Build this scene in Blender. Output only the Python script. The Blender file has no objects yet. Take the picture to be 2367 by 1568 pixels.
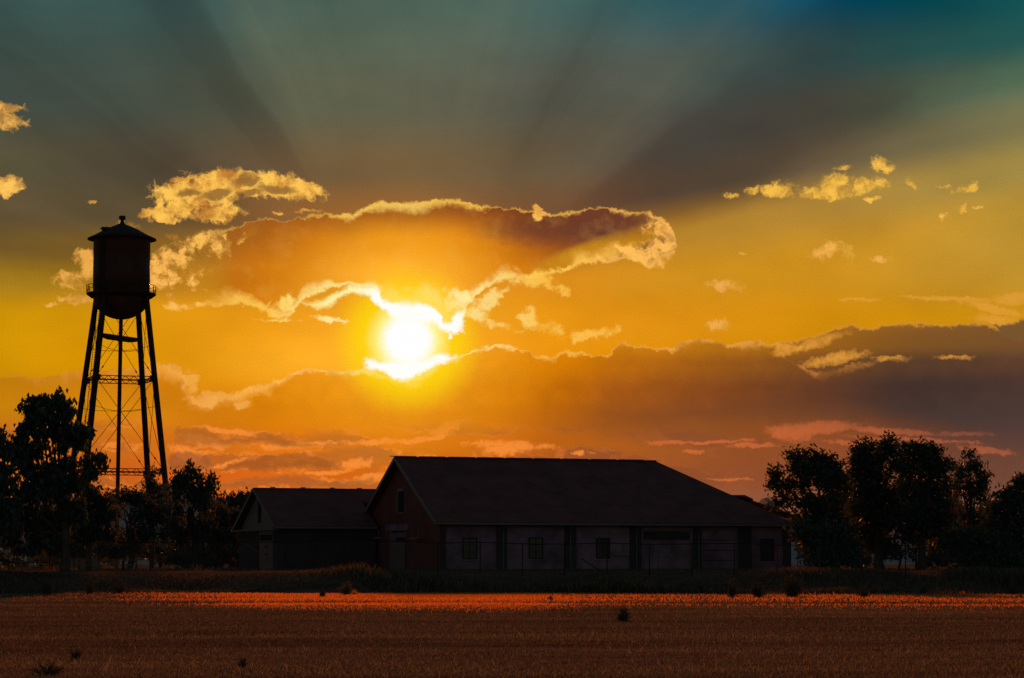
import bpy, math, random
import numpy as np
from mathutils import Vector, Matrix
R = math.radians
C = bpy.context.scene.collection
FP = 6000.0                     # focal length in units of a 2367 px wide frame
CX, CY, HY = 1183.5, 784.0, 1305.6
PITCH = math.atan((HY-CY)/FP)
EYE = 1.6
SUNPX = (943.0, 786.0)

def ray(px, py):
    x = (px-CX)/FP; y = (CY-py)/FP
    return Vector((x, math.cos(PITCH)-y*math.sin(PITCH), math.sin(PITCH)+y*math.cos(PITCH)))
def at(px, py, D):
    "world point at depth D that is seen in that direction from the place the photo was taken"
    r = ray(px, py); k = D/r.y
    return Vector((r.x*k, D, EYE+r.z*k))
def P2S(px, py):
    r = ray(px, py)
    az = math.atan2(r.x, r.y); el = math.atan2(r.z, math.hypot(r.x, r.y))
    return CX+az*FP, CY-(el-PITCH)*FP
def lin(c):
    f = lambda v: (v/255/12.92) if v <= 10.3 else ((v/255+.055)/1.055)**2.4
    return (f(c[0]), f(c[1]), f(c[2]))

# ------------------------------------------------------------------ camera
cam_d = bpy.data.cameras.new('camera'); cam = bpy.data.objects.new('camera', cam_d); C.objects.link(cam)
cam.location = (0, 0, EYE); cam.rotation_euler = (R(90)+PITCH, 0, 0)
cam_d.lens = FP/2367*36; cam_d.sensor_width = 36; cam_d.clip_end = 60000; cam_d.clip_start = .5
bpy.context.scene.camera = cam
vs = bpy.context.scene.view_settings
vs.view_transform = 'Standard'; vs.look = 'None'; vs.exposure = 0; vs.gamma = 1

# ------------------------------------------------------------------ sky
world = bpy.data.worlds.new("World"); world.use_nodes = True
world.cycles.sampling_method = 'MANUAL'; world.cycles.sample_map_resolution = 512
NT = world.node_tree; NT.nodes.clear()
L = NT.links
class E:
    def __init__(s, sock): s.s = sock
    def __add__(a, b): return M('ADD', a, b)
    def __radd__(a, b): return M('ADD', b, a)
    def __sub__(a, b): return M('SUBTRACT', a, b)
    def __rsub__(a, b): return M('SUBTRACT', b, a)
    def __mul__(a, b): return M('MULTIPLY', a, b)
    def __rmul__(a, b): return M('MULTIPLY', b, a)
    def __truediv__(a, b): return M('DIVIDE', a, b)
def put(inp, v):
    if isinstance(v, E): L.new(v.s, inp)
    else: inp.default_value = v
def M(op, a, b=None, c=None):
    n = NT.nodes.new('ShaderNodeMath'); n.operation = op; put(n.inputs[0], a)
    if b is not None: put(n.inputs[1], b)
    if c is not None: put(n.inputs[2], c)
    return E(n.outputs[0])
def mn(a, b): return M('MINIMUM', a, b)
def mx(a, b): return M('MAXIMUM', a, b)
def sm(x, a, b, o0=0.0, o1=1.0, kind='SMOOTHSTEP'):
    n = NT.nodes.new('ShaderNodeMapRange'); n.interpolation_type = kind
    put(n.inputs[0], x); n.inputs[1].default_value = a; n.inputs[2].default_value = b
    n.inputs[3].default_value = o0; n.inputs[4].default_value = o1
    return E(n.outputs[0])
def curve(x, pts, lo=None, hi=None, x0=None, x1=None, handle='AUTO'):
    xs = [p[0] for p in pts]; ys = [p[1] for p in pts]
    x0 = xs[0] if x0 is None else x0; x1 = xs[-1] if x1 is None else x1
    lo = min(ys)-1e-3 if lo is None else lo; hi = max(ys)+1e-3 if hi is None else hi
    t = sm(x, x0, x1, kind='LINEAR')
    n = NT.nodes.new('ShaderNodeFloatCurve'); put(n.inputs[1], t)
    m = n.mapping; m.use_clip = False; cv = m.curves[0]
    q = [((a-x0)/(x1-x0), (b-lo)/(hi-lo)) for a, b in pts]
    cv.points[0].location = q[0]; cv.points[1].location = q[-1]
    for a in q[1:-1]: cv.points.new(*a)
    for p in cv.points: p.handle_type = handle
    m.update()
    return E(n.outputs[0])*(hi-lo)+lo
def noise(X, Y, scale, detail=4, rough=.5, seed=0.0, ax=1.0, ay=1.0):
    v = NT.nodes.new('ShaderNodeCombineXYZ'); put(v.inputs[0], X*(.01*ax)); put(v.inputs[1], Y*(.01*ay)); v.inputs[2].default_value = seed
    n = NT.nodes.new('ShaderNodeTexNoise'); L.new(v.outputs[0], n.inputs['Vector'])
    n.inputs['Scale'].default_value = scale; n.inputs['Detail'].default_value = detail; n.inputs['Roughness'].default_value = rough
    return E(n.outputs[0])
def mixc(f, a, b, mode='MIX'):
    n = NT.nodes.new('ShaderNodeMix'); n.data_type = 'RGBA'; n.blend_type = mode; n.clamp_factor = True
    put(n.inputs[0], f)
    for i, v in ((6, a), (7, b)):
        if isinstance(v, E): L.new(v.s, n.inputs[i])
        else: n.inputs[i].default_value = (*lin(v), 1)
    return E(n.outputs[2])
def ramp(t, stops, interp='CARDINAL'):
    n = NT.nodes.new('ShaderNodeValToRGB'); put(n.inputs[0], t); cr = n.color_ramp; cr.interpolation = interp
    for i, (p, c) in enumerate(stops):
        e = cr.elements[i] if i < 2 else cr.elements.new(p)
    for i, (p, c) in enumerate(stops):
        cr.elements[i].position = p
    for i, (p, c) in enumerate(stops):
        cr.elements[i].color = (*lin(c), 1)
    return E(n.outputs[0])
def table(X, Y, xs, rows, interp='CARDINAL'):
    t = sm(X, xs[0], xs[-1], kind='LINEAR')
    col = None; prev = None
    for y, cs in rows:
        r = ramp(t, [((x-xs[0])/(xs[-1]-xs[0]), c) for x, c in zip(xs, cs)], interp)
        col = r if col is None else mixc(sm(Y, prev, y), col, r)
        prev = y
    return col
def gain(c, f):
    n = NT.nodes.new('ShaderNodeVectorMath'); n.operation = 'SCALE'; put(n.inputs[0], c); put(n.inputs[3], f)
    return E(n.outputs[0])
tc = NT.nodes.new('ShaderNodeTexCoord')
sp = NT.nodes.new('ShaderNodeSeparateXYZ'); L.new(tc.outputs['Generated'], sp.inputs[0])
dx, dy, dz = (E(sp.outputs[i]) for i in range(3))
X = M('ARCTAN2', dx, dy)*FP+CX
Y = CY-(M('ARCSINE', dz)-PITCH)*FP
SX, SY = P2S(*SUNPX)
rx, ry = X-SX, SY-Y
rad = M('SQRT', rx*rx+ry*ry)
phi = M('ARCTAN2', ry, rx)*(180/math.pi)

xs = [0, 400, 800, 1180, 1560, 1960, 2367]
kx = mn(mx(X-1560, -380.0), 807.0)*.17*sm(Y, 0, 250)*sm(Y, 720, 480)
SKY = table(X, Y+kx, xs, [
 (0,   [(58,84,80),(62,88,84),(76,96,84),(74,98,90),(48,90,96),(6,74,94),(20,94,96)]),
 (170, [(68,80,72),(74,80,68),(94,96,76),(90,90,76),(78,86,78),(52,84,82),(40,98,92)]),
 (330, [(90,84,60),(88,76,58),(116,92,60),(106,88,62),(82,78,68),(80,82,68),(84,110,86)]),
 (440, [(100,84,56),(104,82,52),(152,98,46),(130,86,48),(98,80,62),(106,92,66),(122,116,78)]),
 (540, [(122,96,44),(146,102,34),(190,118,36),(170,108,36),(182,130,42),(172,132,56),(164,140,70)]),
 (640, [(158,120,28),(184,128,28),(226,142,20),(220,138,26),(208,142,28),(204,144,32),(186,144,52)]),
 (740, [(204,146,6),(222,148,14),(244,158,26),(236,152,20),(220,142,18),(210,141,12),(200,139,16)]),
 (840, [(208,146,4),(228,150,12),(250,170,36),(240,150,18),(218,140,10),(204,132,6),(186,126,16)]),
 (940, [(204,132,10),(222,138,12),(234,138,8),(224,130,8),(174,98,28),(120,70,36),(94,62,44)]),
 (1020,[(194,108,22),(210,112,22),(222,116,12),(206,106,16),(156,84,32),(136,72,38),(92,62,50)]),
 (1100,[(198,98,28),(212,98,26),(212,100,18),(186,88,26),(154,80,36),(136,74,48),(110,70,54)]),
 (1170,[(186,96,46),(202,96,38),(200,98,30),(176,88,36),(150,84,50),(136,86,66),(116,80,66)]),
 (1300,[(130,108,94),(136,104,86),(146,100,74),(136,96,74),(120,102,90),(118,104,96),(112,98,92)]),
])
# faint wide structure so that the open sky is never a flat blend
soft = noise(X, Y, .35, 3, .5, 3.1, 1, 1.7)
SKY = gain(SKY, 1.0+(soft-.5)*.5)

# rays: sunlit and shaded air between the clouds, fanning out from the sun
phin = phi+(noise(X, Y, .5, 2, .5, 9.0)-.5)*5.0
rayf = curve(phin, [(0,.5),(12,.54),(19,.48),(24,.34),(29,.22),(33,.22),(37,.30),(41,.50),(45,.62),(49,.55),(54,.42),(59,.38),(66,.52),(74,.60),(82,.52),(88,.46),(95,.5),(104,.56),(112,.62),(117.5,.64),(121.5,.40),(124.5,.28),(129,.40),(133,.46),(136,.54),(140,.44),(146,.36),(152,.38),(158,.42),(164,.36),(168,.32),(171.5,.46),(175,.56),(180,.5)], 0, 1)
fine = noise(phin, X*0.0, 28.0, 2, .6, 4.4)
rayf = rayf+(fine-.5)*.18
rw = sm(rad, 330, 620)*sm(ry, 20, 160)
dark = mixc(1.0, SKY, (226,220,222), 'MULTIPLY'); light = mixc(.09, SKY, (190,180,130), 'MIX')
dark = mixc(sm(X, 500, 1500), mixc(1.0, SKY, (226,222,224), 'MULTIPLY'), dark)
RAY = mixc(sm(rayf, .5, .25), SKY, dark)
RAY = mixc(sm(rayf, .5, .8)*.8, RAY, light)
SKY = mixc(rw, SKY, RAY)

# colours shared by the clouds
BODY = table(X, Y, [0,400,660,940,1180,1400,1960,2367], [
 (470, [(130,96,50),(140,96,44),(160,88,32),(150,78,28),(128,62,32),(96,54,44),(100,72,52),(120,90,50)]),
 (560, [(150,108,40),(150,92,32),(196,114,20),(230,142,20),(196,110,16),(108,62,40),(150,104,44),(150,110,50)]),
 (640, [(180,124,34),(170,102,28),(212,126,18),(250,168,40),(216,124,10),(180,116,24),(190,140,40),(160,120,40)]),
 (710, [(190,128,34),(190,112,24),(226,138,22),(255,190,62),(226,132,14),(206,134,20),(170,110,36),(130,90,50)]),
 (800, [(196,128,20),(220,134,14),(238,148,22),(250,164,30),(228,138,10),(204,124,14),(146,92,28),(116,78,42)]),
 (845, [(194,126,18),(218,134,14),(234,144,18),(244,156,24),(224,134,8),(190,108,12),(108,68,36),(94,62,44)]),
 (900, [(192,118,16),(210,126,12),(226,136,10),(232,140,10),(214,122,4),(172,92,20),(90,56,40),(76,54,48)]),
 (980, [(184,102,24),(200,112,18),(214,122,8),(220,126,8),(200,108,8),(150,80,28),(88,58,46),(76,58,54)]),
 (1060,[(172,90,30),(182,92,28),(196,100,16),(200,104,14),(176,90,20),(140,76,36),(106,64,50),(82,60,58)]),
])
rt = sm(rad, 60, 1300, kind='LINEAR')
RIM = ramp(rt, [(0,(255,255,246)),(.10,(255,244,160)),(.22,(255,200,80)),(.42,(255,188,88)),(.7,(240,164,72)),(1,(224,150,62))], 'LINEAR')
RIML = ramp(rt, [(0,(255,230,110)),(.2,(255,180,70)),(.5,(244,146,66)),(.8,(214,112,56)),(1,(190,100,60))], 'LINEAR')
RIM = mixc(sm(Y, 760, 1000), RIM, RIML)

# domain warps
n1 = noise(X, Y, 1.1, 2, .5, 1.0); n2 = noise(X, Y, 1.1, 2, .5, 7.7)
thick = sm(n1, .3, .7)*1.5+.35
n3 = noise(X, Y, 5.0, 5, .6, 2.0); n4 = noise(X, Y, 5.0, 5, .6, 5.5)
Xw = X+(n1-.5)*16+(n3-.5)*32
Yw = Y+(n2-.5)*12+(n4-.5)*32
bil = noise(Xw, Yw, 2.3, 6, .58, 12.0)          # billows inside the clouds
det = noise(Xw, Yw, 6.5, 5, .6, 15.0)
tex = sm(bil*.72+det*.28, .40, .60)

def S(pts): return [P2S(*p) for p in pts]
def shape(top, bot, xx=None, yy=None):
    xx = Xw if xx is None else xx; yy = Yw if yy is None else yy
    top, bot = S(top), S(bot)
    d_ = mn(yy-curve(xx, top), curve(xx, bot)-yy)
    return mn(d_, mn(xx-(top[0][0]+6), (top[-1][0]-6)-xx))
def blob(cx, cy, ax, ay, ang=0, xx=None, yy=None):
    xx = Xw if xx is None else xx; yy = Yw if yy is None else yy
    cx, cy = P2S(cx, cy); c, s = math.cos(R(ang)), math.sin(R(-ang))
    u = (xx-cx); v = (yy-cy)
    if ang:
        u, v = u*(c/ax)-v*(s/ax), u*(s/ay)+v*(c/ay)
    else: u, v = u*(1/ax), v*(1/ay)
    return 1-(u*u+v*v)
def blobs(lst, **k):
    r = None
    for b in lst:
        q = blob(*b, **k); r = q if r is None else mx(r, q)
    return r

col = SKY
def lay(alpha, c, body=None): 
    global col
    col = mixc(alpha, col, c)

# --- low mottled layer near the horizon, left and centre
low = noise(Xw, Yw, 1.0, 5, .5, 21.0, .42, 2.2)
lowr = sm(Y, 955, 1010)*sm(X, 2050, 1500)*sm(Y, 1190, 1120)
la = sm(low, .44, .62)*lowr
lay(la*.75, mixc(sm(X, 1000, 1500), (178,96,38), (138,76,44)))
edge = (1-sm(M('ABSOLUTE', low-.53), .0, .05))*sm(bil, .42, .58)
lay(edge*lowr*.75*sm(X, 1900, 1200), mixc(sm(X, 900, 1500), (250,138,48), (190,96,44)))
# named bright streaks near the horizon
yst = Y+(n2-.5)*14+(n4-.5)*18; xst = X+(n3-.5)*60
stk = blobs([(700,1030,130,9,-3),(540,1000,100,8,8),(470,1020,70,16,12),(1040,985,60,15,-24),(990,1012,60,8,-8),(870,1022,110,8,-3),(1180,1030,120,12,2),(1160,1040,50,16,0),
  (820,1075,60,16,-6),(760,1092,70,7,-3),(1340,1047,30,6,0),(860,1108,70,14,-6),(520,1075,80,7,-14),(430,1050,50,22,20)], xx=xst, yy=yst)
lay(sm(stk+(det-.5)*2.8, -.1, 1.0)*.75, (255,146,58))
stk = blobs([(1620,1022,150,5,-2),(1540,1022,60,5,0),(1890,990,120,19,-4),(1830,1000,60,24,6),(2060,998,130,10,4),(2230,1003,80,6,2),(2350,965,50,16,-8),(1600,1045,28,6,0),(1690,1108,60,4,2),
  (2120,1018,170,5,3),(2010,1030,120,7,5),(2280,1040,80,9,8),(1740,1030,60,8,0)], xx=xst, yy=yst)
lay(sm(stk+(det-.5)*1.9, -.1, .9)*.62, mixc(sm(X, 1500, 2200), (222,112,56), (190,98,60)))

# --- dark bank across the lower sky
top = [(-60,850),(60,872),(190,858),(300,850),(380,838),(420,850),(436,905),(470,915),(560,900),(600,890),(660,872),(720,856),(790,857),(845,852),(880,862),(935,872),(985,860),(1020,835),(1060,822),(1110,803),(1150,795),(1200,808),(1250,822),(1275,826),(1300,812),(1350,816),(1395,824),(1440,792),(1480,800),(1540,806),(1570,792),(1640,784),(1700,794),(1745,788),(1790,812),(1840,830),(1895,856),(1960,842),(2050,826),(2140,812),(2250,800),(2330,780),(2440,770)]
bot = [(-60,905),(190,925),(400,965),(560,985),(720,1000),(900,1010),(1100,1000),(1300,1010),(1500,1012),(1700,985),(1900,975),(2100,995),(2250,1020),(2440,1030)]
dt = Yw-curve(Xw, S(top)); db = curve(X, S(bot))-Y
a = sm(dt, -2, 5)*sm(db+(bil-.5)*60, -30, 60)
wide = curve(X, S([(-60,26),(380,30),(440,30),(600,22),(700,8),(850,4),(1000,5),(1100,4),(1300,12),(1400,8),(1500,7),(1700,12),(1850,8),(1900,16),(2440,16)]), 0, 60) if False else None
wd = curve(X, [(-60,14),(380,18),(430,26),(560,26),(640,14),(720,7),(820,8),(930,14),(1040,9),(1100,6),(1240,9),(1300,7),(1440,6),(1560,9),(1700,12),(1850,6),(1900,14),(2440,12)])
rim = (1-sm(dt/(wd*thick), .15, 1.6))
strength = curve(X, [(-60,.35),(300,.35),(420,.75),(620,.8),(850,1),(1100,1),(1200,.8),(1450,.75),(1800,.6),(1950,.5),(2440,.4)])
body = gain(BODY, 1.0+(bil-.5)*.35+(soft-.5)*.3)
lay(a, mixc(rim*strength*(.35+.65*sm(bil, .40, .56)), body, RIM))
fl = blobs([(500,918,70,18,-6),(440,880,24,34,0),(470,930,40,16,10),(600,896,40,10,-10),(560,935,24,10,0),(700,862,40,9,-8)])
lay(sm(fl+(det-.5)*2.6, .1, .9)*.6, (248,176,82))

# --- lens-shaped clouds low on the left
def lens(pts_t, pts_b, rw, c1, c2, k=.8):
    d_ = Yw-curve(Xw, S(pts_t)); e_ = curve(xst, S(pts_b))-yst
    lay(sm(mn(mn(d_, e_+6), mn(Xw-(pts_t[0][0]+10), (pts_t[-1][0]-10)-Xw)), -1, 14)*.75, mixc((1-sm(d_, 0, rw))*k, c1, c2))
lens([(505,1080),(560,1058),(620,1044),(690,1041),(745,1054),(800,1078),(815,1086)], [(505,1081),(600,1086),(720,1084),(815,1087)], 9, (160,86,34), (255,150,66))
lens([(575,1004),(610,997),(650,1003),(700,1018),(760,1022),(820,1012)], [(575,1006),(640,1030),(720,1034),(820,1016)], 8, (168,94,36), (255,160,72))
lens([(395,985),(440,984),(500,996),(550,1010),(600,1006)], [(395,1000),(460,1030),(540,1030),(600,1008)], 8, (176,98,36), (250,150,66))
lens([(380,1050),(430,1040),(480,1052),(510,1078)], [(380,1080),(450,1092),(510,1080)], 8, (156,86,44), (240,136,66))
lens([(500,1118),(580,1100),(680,1096),(800,1104),(880,1092)], [(500,1125),(640,1124),(760,1128),(880,1110)], 7, (170,92,42), (248,140,62), .6)
# --- second layer of the bank, right
t2 = [(1740,800),(1790,790),(1850,780),(1900,770),(1960,752),(2010,757),(2070,744),(2150,748),(2240,744),(2290,752),(2330,760),(2440,744)]
b2 = [(1740,801),(1800,830),(1860,852),(1895,866),(1960,850),(2050,838),(2120,834),(2250,832),(2350,810),(2440,800)]
d2 = Yw-curve(Xw, S(t2)); e2 = mn(curve(Xw, S(b2))-Yw, Xw-1748)
a = sm(mn(d2, e2), -2, 8)
lay(a, mixc(mx((1-sm(d2, 1, 11))*.7, mx(blobs([(1860,800,110,15,-16),(1930,830,90,16,-8),(2060,830,50,7,0),(2200,830,60,8,-3),(1800,798,70,14,6)])+(det-.5)*2.0, 0)*.75), BODY, (232,158,60)))
d3 = shape([(2200,700),(2300,745),(2340,738),(2440,736)], [(2200,701),(2300,762),(2340,790),(2440,800)])
lay(sm(d3, 0, 10), (120,84,44))
sw = blobs([(2200,690,160,6,3),(2290,712,110,14,14),(2350,690,60,16,0),(2300,738,60,14,6),(1990,694,60,4,0)], xx=xst, yy=yst)
lay(sm(sw+(det-.5)*1.8, 0, 1)*.6, (230,160,60))

# --- great cloud above the sun
top = [(300,640),(335,628),(355,585),(395,560),(440,540),(500,531),(540,524),(600,508),(650,512),(700,504),(760,494),(790,497),(835,480),(880,466),(960,468),(1000,462),(1060,463),(1100,475),(1180,482),(1230,486),(1250,498),(1290,494),(1340,488),(1385,477),(1420,486),(1480,487),(1520,500),(1550,520),(1563,560),(1572,600)]
bot = [(300,650),(335,672),(365,704),(420,716),(480,712),(560,706),(610,716),(645,734),(690,704),(740,678),(800,664),(860,672),(885,695),(930,702),(990,706),(1030,742),(1060,758),(1075,716),(1095,688),(1150,656),(1190,644),(1250,642),(1300,628),(1350,614),(1400,604),(1440,596),(1480,612),(1520,622),(1550,612),(1572,601)]
dT = Yw-curve(Xw, S(top)); dB = curve(Xw, S(bot))-Yw
d = mn(mn(dT, dB), mn(Xw-300, 1566-Xw))
wT = curve(X, [(300,24),(500,16),(560,5),(760,6),(840,13),(1060,13),(1120,6),(1240,9),(1300,7),(1450,7),(1510,30),(1572,60)])
wB = curve(X, [(300,30),(480,16),(560,20),(640,20),(760,12),(860,14),(930,26),(1050,24),(1110,16),(1240,15),(1360,18),(1480,26),(1572,50)])
rim = mx(1-sm(dT/(wT*thick), .15, 1.4), 1-sm(dB/(wB*thick), .2, 1.5))
zone = blobs([(400,620,100,80),(490,560,80,38),(440,710,100,14),(560,712,110,14,4),(660,705,60,26,-20),(1470,590,105,42,-20),(1525,545,48,66),(1290,640,130,24,-12),(1050,690,46,46),(1240,500,16,14)])
fl = sm(zone+(bil-.5)*4.0+(det-.5)*1.8, .1, 1.1)
glow = sm(rad, 330, 60)
body = mixc(glow*.3, BODY, (255,184,50))
body = mixc(sm(blob(1400,572,210,34,-18,X,Y), 0, .8)*.9, body, (196,132,20))
body = mixc(sm(blob(1330,518,270,56,-4,X,Yw), 0, 1.1)*.85, body, (96,54,44))
body = mixc(sm(dT, 90, 0)*.35*sm(X, 400, 700), body, (130,66,26))
body = gain(body, 1.0+(soft-.5)*.5)
body = mixc(sm(bil, .45, .75)*.10, body, (255,190,90))
a = sm(d, -3, 6)*mx(sm(X, 460, 560), fl*.95)*mx(sm(X, 1560, 1440), sm(zone+(bil-.5)*2.2, .0, .4))
lay(a, mixc(mx(rim*(.62+.5*(det)), fl*(.55+tex*.45)), body, RIM))
# --- ragged strips below its right end
st = blobs([(1110,730,52,20,32),(1170,758,44,12,22),(1225,735,28,26,20),(1275,762,50,20,14),(1340,776,60,17,-4),(1400,766,44,16,-6),(1290,668,40,12,10),(1235,650,60,16,0),(1120,700,60,22,-30),(1310,680,16,10,0)])
lay(sm(st+(bil-.5)*3.4+(det-.5)*2.0, 0, 1.0)*.85, mixc(tex*.8, (246,178,60), RIM))
# --- upper left cloud
u = blobs([(560,428,156,33.8,-3),(470,440,130,44.2,-8),(660,432,96.2,31.2,8),(430,478,117,28.6,-14),(490,492,78,28.6,0),(385,510,36.4,10.4,0),(525,408,52,23.4,0),(420,416,44.2,13,0),(350,490,44.2,15.6,-20)])
ua = sm(u+(bil-.5)*2.0+(det-.5)*1.8, -.05, .75)
ud = blobs([(565,420,36,16,-14),(500,448,46,13,-14),(440,446,34,10,-8),(640,437,46,13,4),(570,450,44,9,-18)])
uc = mixc(sm(ud+(bil-.5)*3.0, -.2, 1.0)*.85, mixc(tex, (196,128,50), (255,196,84)), (136,94,46))
lay(ua, uc)
# --- puffs on the left edge and behind the tower
u = blobs([(10,280,64,28,6),(10,430,58,26,-14),(-10,236,20,8),(15,250,50,12)])
lay(sm(u+(bil-.5)*2.2+(det-.5)*1.2, -.05, .6), mixc(tex, (176,126,62), (255,196,90)))
u = blobs([(200,600,40,26,20),(170,655,50,20,8),(190,690,60,14,-4),(150,640,36,14),(118,702,20,5),(220,630,60,30),(300,525,36,14,10),(395,548,22,8),(215,468,12,6),(640,492,14,5),(720,487,36,6),(690,490,14,6),(1240,486,14,12),(1248,498,26,6)])
lay(sm(u+(bil-.5)*3.2+(det-.5)*1.6, 0, 1.0)*.85, mixc(tex, (190,130,46), (246,178,80)))
# --- small puffs, right
u = blobs([(1795,438,52,22.1,0),(1740,441,20.8,11.7),(1690,456,20.8,6.5),(1935,442,93.6,20.8,-4),(1930,422,52,22.1),(1990,428,67.6,22.1,4),(1950,386,24.7,9.1),(2043,382,33.8,16.9,14),(2107,420,10.4,18.2,-20),(2228,437,36.4,11.7,-12),(2180,432,20.8,5.2),(2220,482,20.8,10.4),(2262,478,18.2,6.5),(2180,503,15.6,11.7),(2015,461,20.8,5.2),
  (1915,580,46.8,22.1,-10),(1960,585,18.2,28.6,-30),(2033,598,36.4,10.4,2),(1678,661,46.8,15.6,10),(1665,754,36.4,16.9,6),(1720,588,13,3.9)])
lay(sm(u+(bil-.5)*2.8+(det-.5)*2.6, -.05, 1.25)*.95, mixc(tex*.8+.1, (222,164,58), mixc(sm(Y, 420, 660), (255,196,76), (244,170,84))))

# --- the sun and the glare round it
rn = rad+(n3-.5)*16
col = mixc(sm(rn, 400, 90)*.22, col, (255,184,50))
col = mixc(sm(rn, 190, 92)*.85, col, (255,216,10))
col = mixc(sm(rn, 106, 58), col, (255,244,140))
col = mixc(sm(rn, 76, 38), col, (255,255,255))
# --- bright torn cloud right under and over the sun
RW = mixc(sm(rad, 170, 105), RIM, (255,255,250))
xt = X+(n3-.5)*22+(det-.5)*26; yt = Y+(n4-.5)*22+(bil-.5)*26
wa = shape([(690,700),(740,690),(790,668),(830,658),(865,664),(890,690),(935,698),(985,702),(1010,716),(1040,738),(1052,722),(1066,716),(1078,730)],
           [(690,702),(740,712),(790,690),(830,680),(865,704),(890,724),(935,744),(985,748),(1010,758),(1040,772),(1052,776),(1066,752),(1078,732)], xt, yt)
wb_ = shape([(836,846),(850,828),(880,830),(930,834),(990,826),(1018,820),(1034,816),(1046,818),(1062,820)],
            [(836,850),(855,856),(885,862),(905,876),(935,882),(960,872),(985,856),(1018,846),(1034,838),(1046,828),(1062,824)], xt, yt)
lay(sm(wa, -4, 12), RW); lay(sm(wb_, -4, 12), RW)
u = blobs([(760,738,44,9,8),(640,740,60,6,0),(1064,740,16,30,-20),(1040,778,8,8,0)])
lay(sm(u+(bil-.5)*2.6+(det-.5)*2.4, -.1, 1.0)*.8, RW)
# fine break-up of every tone
gr = noise(X, Y, 34, 2, .7, 40.0)
col = gain(col, 1.0+(gr-.5)*.5)

# below the horizon and away from the sunset the world fades into the clear evening sky
bgA = NT.nodes.new('ShaderNodeBackground'); L.new(col.s, bgA.inputs[0]); bgA.inputs[1].default_value = 1.0
sky = NT.nodes.new('ShaderNodeTexSky'); sky.sky_type = 'NISHITA'; sky.sun_disc = False
SUN = ray(*SUNPX).normalized(); SUNEL = math.asin(SUN.z); SUNAZ = math.atan2(SUN.x, SUN.y)
sky.sun_elevation = SUNEL; sky.sun_rotation = SUNAZ; sky.altitude = 1500; sky.dust_density = 3
bgB = NT.nodes.new('ShaderNodeBackground'); L.new(sky.outputs[0], bgB.inputs[0]); bgB.inputs[1].default_value = .05
w = mx(sm(M('ABSOLUTE', X-CX), 1700, 3800), sm(Y, -350, -2600))
ms = NT.nodes.new('ShaderNodeMixShader'); put(ms.inputs[0], w)
L.new(bgA.outputs[0], ms.inputs[1]); L.new(bgB.outputs[0], ms.inputs[2])
out = NT.nodes.new('ShaderNodeOutputWorld'); L.new(ms.outputs[0], out.inputs[0])

bpy.context.scene.world = world
# ------------------------------------------------------------------ materials
def mat(name, col, rough=.8, var=.25, scale=3.0, spec=.2, transl=0.0, tcol=None, metal=0.0, bump=0.0, col2=None, island=False, stretch=(1,1,1), iw=.5):
    m = bpy.data.materials.new(name); m.use_nodes = True; nt = m.node_tree; N = nt.nodes; b = N['Principled BSDF']
    b.inputs['Roughness'].default_value = rough; b.inputs['Specular IOR Level'].default_value = spec; b.inputs['Metallic'].default_value = metal
    tcn = N.new('ShaderNodeTexCoord'); mp = N.new('ShaderNodeMapping'); mp.inputs['Scale'].default_value = stretch
    nt.links.new(tcn.outputs['Object'], mp.inputs[0])
    nz = N.new('ShaderNodeTexNoise'); nz.inputs['Scale'].default_value = scale; nz.inputs['Detail'].default_value = 4; nz.inputs['Roughness'].default_value = .65
    nt.links.new(mp.outputs[0], nz.inputs['Vector'])
    cr = N.new('ShaderNodeValToRGB'); cr.color_ramp.elements[0].position = .3; cr.color_ramp.elements[1].position = .7
    c2 = col2 or tuple(min(1, c*(1+var)) for c in col); c1 = tuple(c*(1-var) for c in col) if not col2 else col
    cr.color_ramp.elements[0].color = (*c1, 1); cr.color_ramp.elements[1].color = (*c2, 1)
    src = nz.outputs[0]
    if island:
        g = N.new('ShaderNodeNewGeometry'); mm = N.new('ShaderNodeMath'); mm.operation = 'MULTIPLY_ADD'; mm.inputs[1].default_value = iw
        nt.links.new(g.outputs['Random Per Island'], mm.inputs[0])
        m2 = N.new('ShaderNodeMath'); m2.operation = 'MULTIPLY'; m2.inputs[1].default_value = 1-iw
        nt.links.new(src, m2.inputs[0]); nt.links.new(m2.outputs[0], mm.inputs[2]); src = mm.outputs[0]
    nt.links.new(src, cr.inputs[0]); nt.links.new(cr.outputs[0], b.inputs['Base Color'])
    if bump:
        bp = N.new('ShaderNodeBump'); bp.inputs['Strength'].default_value = bump; bp.inputs['Distance'].default_value = .05
        nt.links.new(nz.outputs[0], bp.inputs['Height']); nt.links.new(bp.outputs[0], b.inputs['Normal'])
    if transl:
        t = N.new('ShaderNodeBsdfTranslucent'); ms = N.new('ShaderNodeMixShader'); ms.inputs[0].default_value = transl
        o = N['Material Output']
        if tcol: t.inputs[0].default_value = (*tcol, 1)
        else: nt.links.new(cr.outputs[0], t.inputs[0])
        nt.links.new(b.outputs[0], ms.inputs[1]); nt.links.new(t.outputs[0], ms.inputs[2]); nt.links.new(ms.outputs[0], o.inputs[0])
    return m
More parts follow.
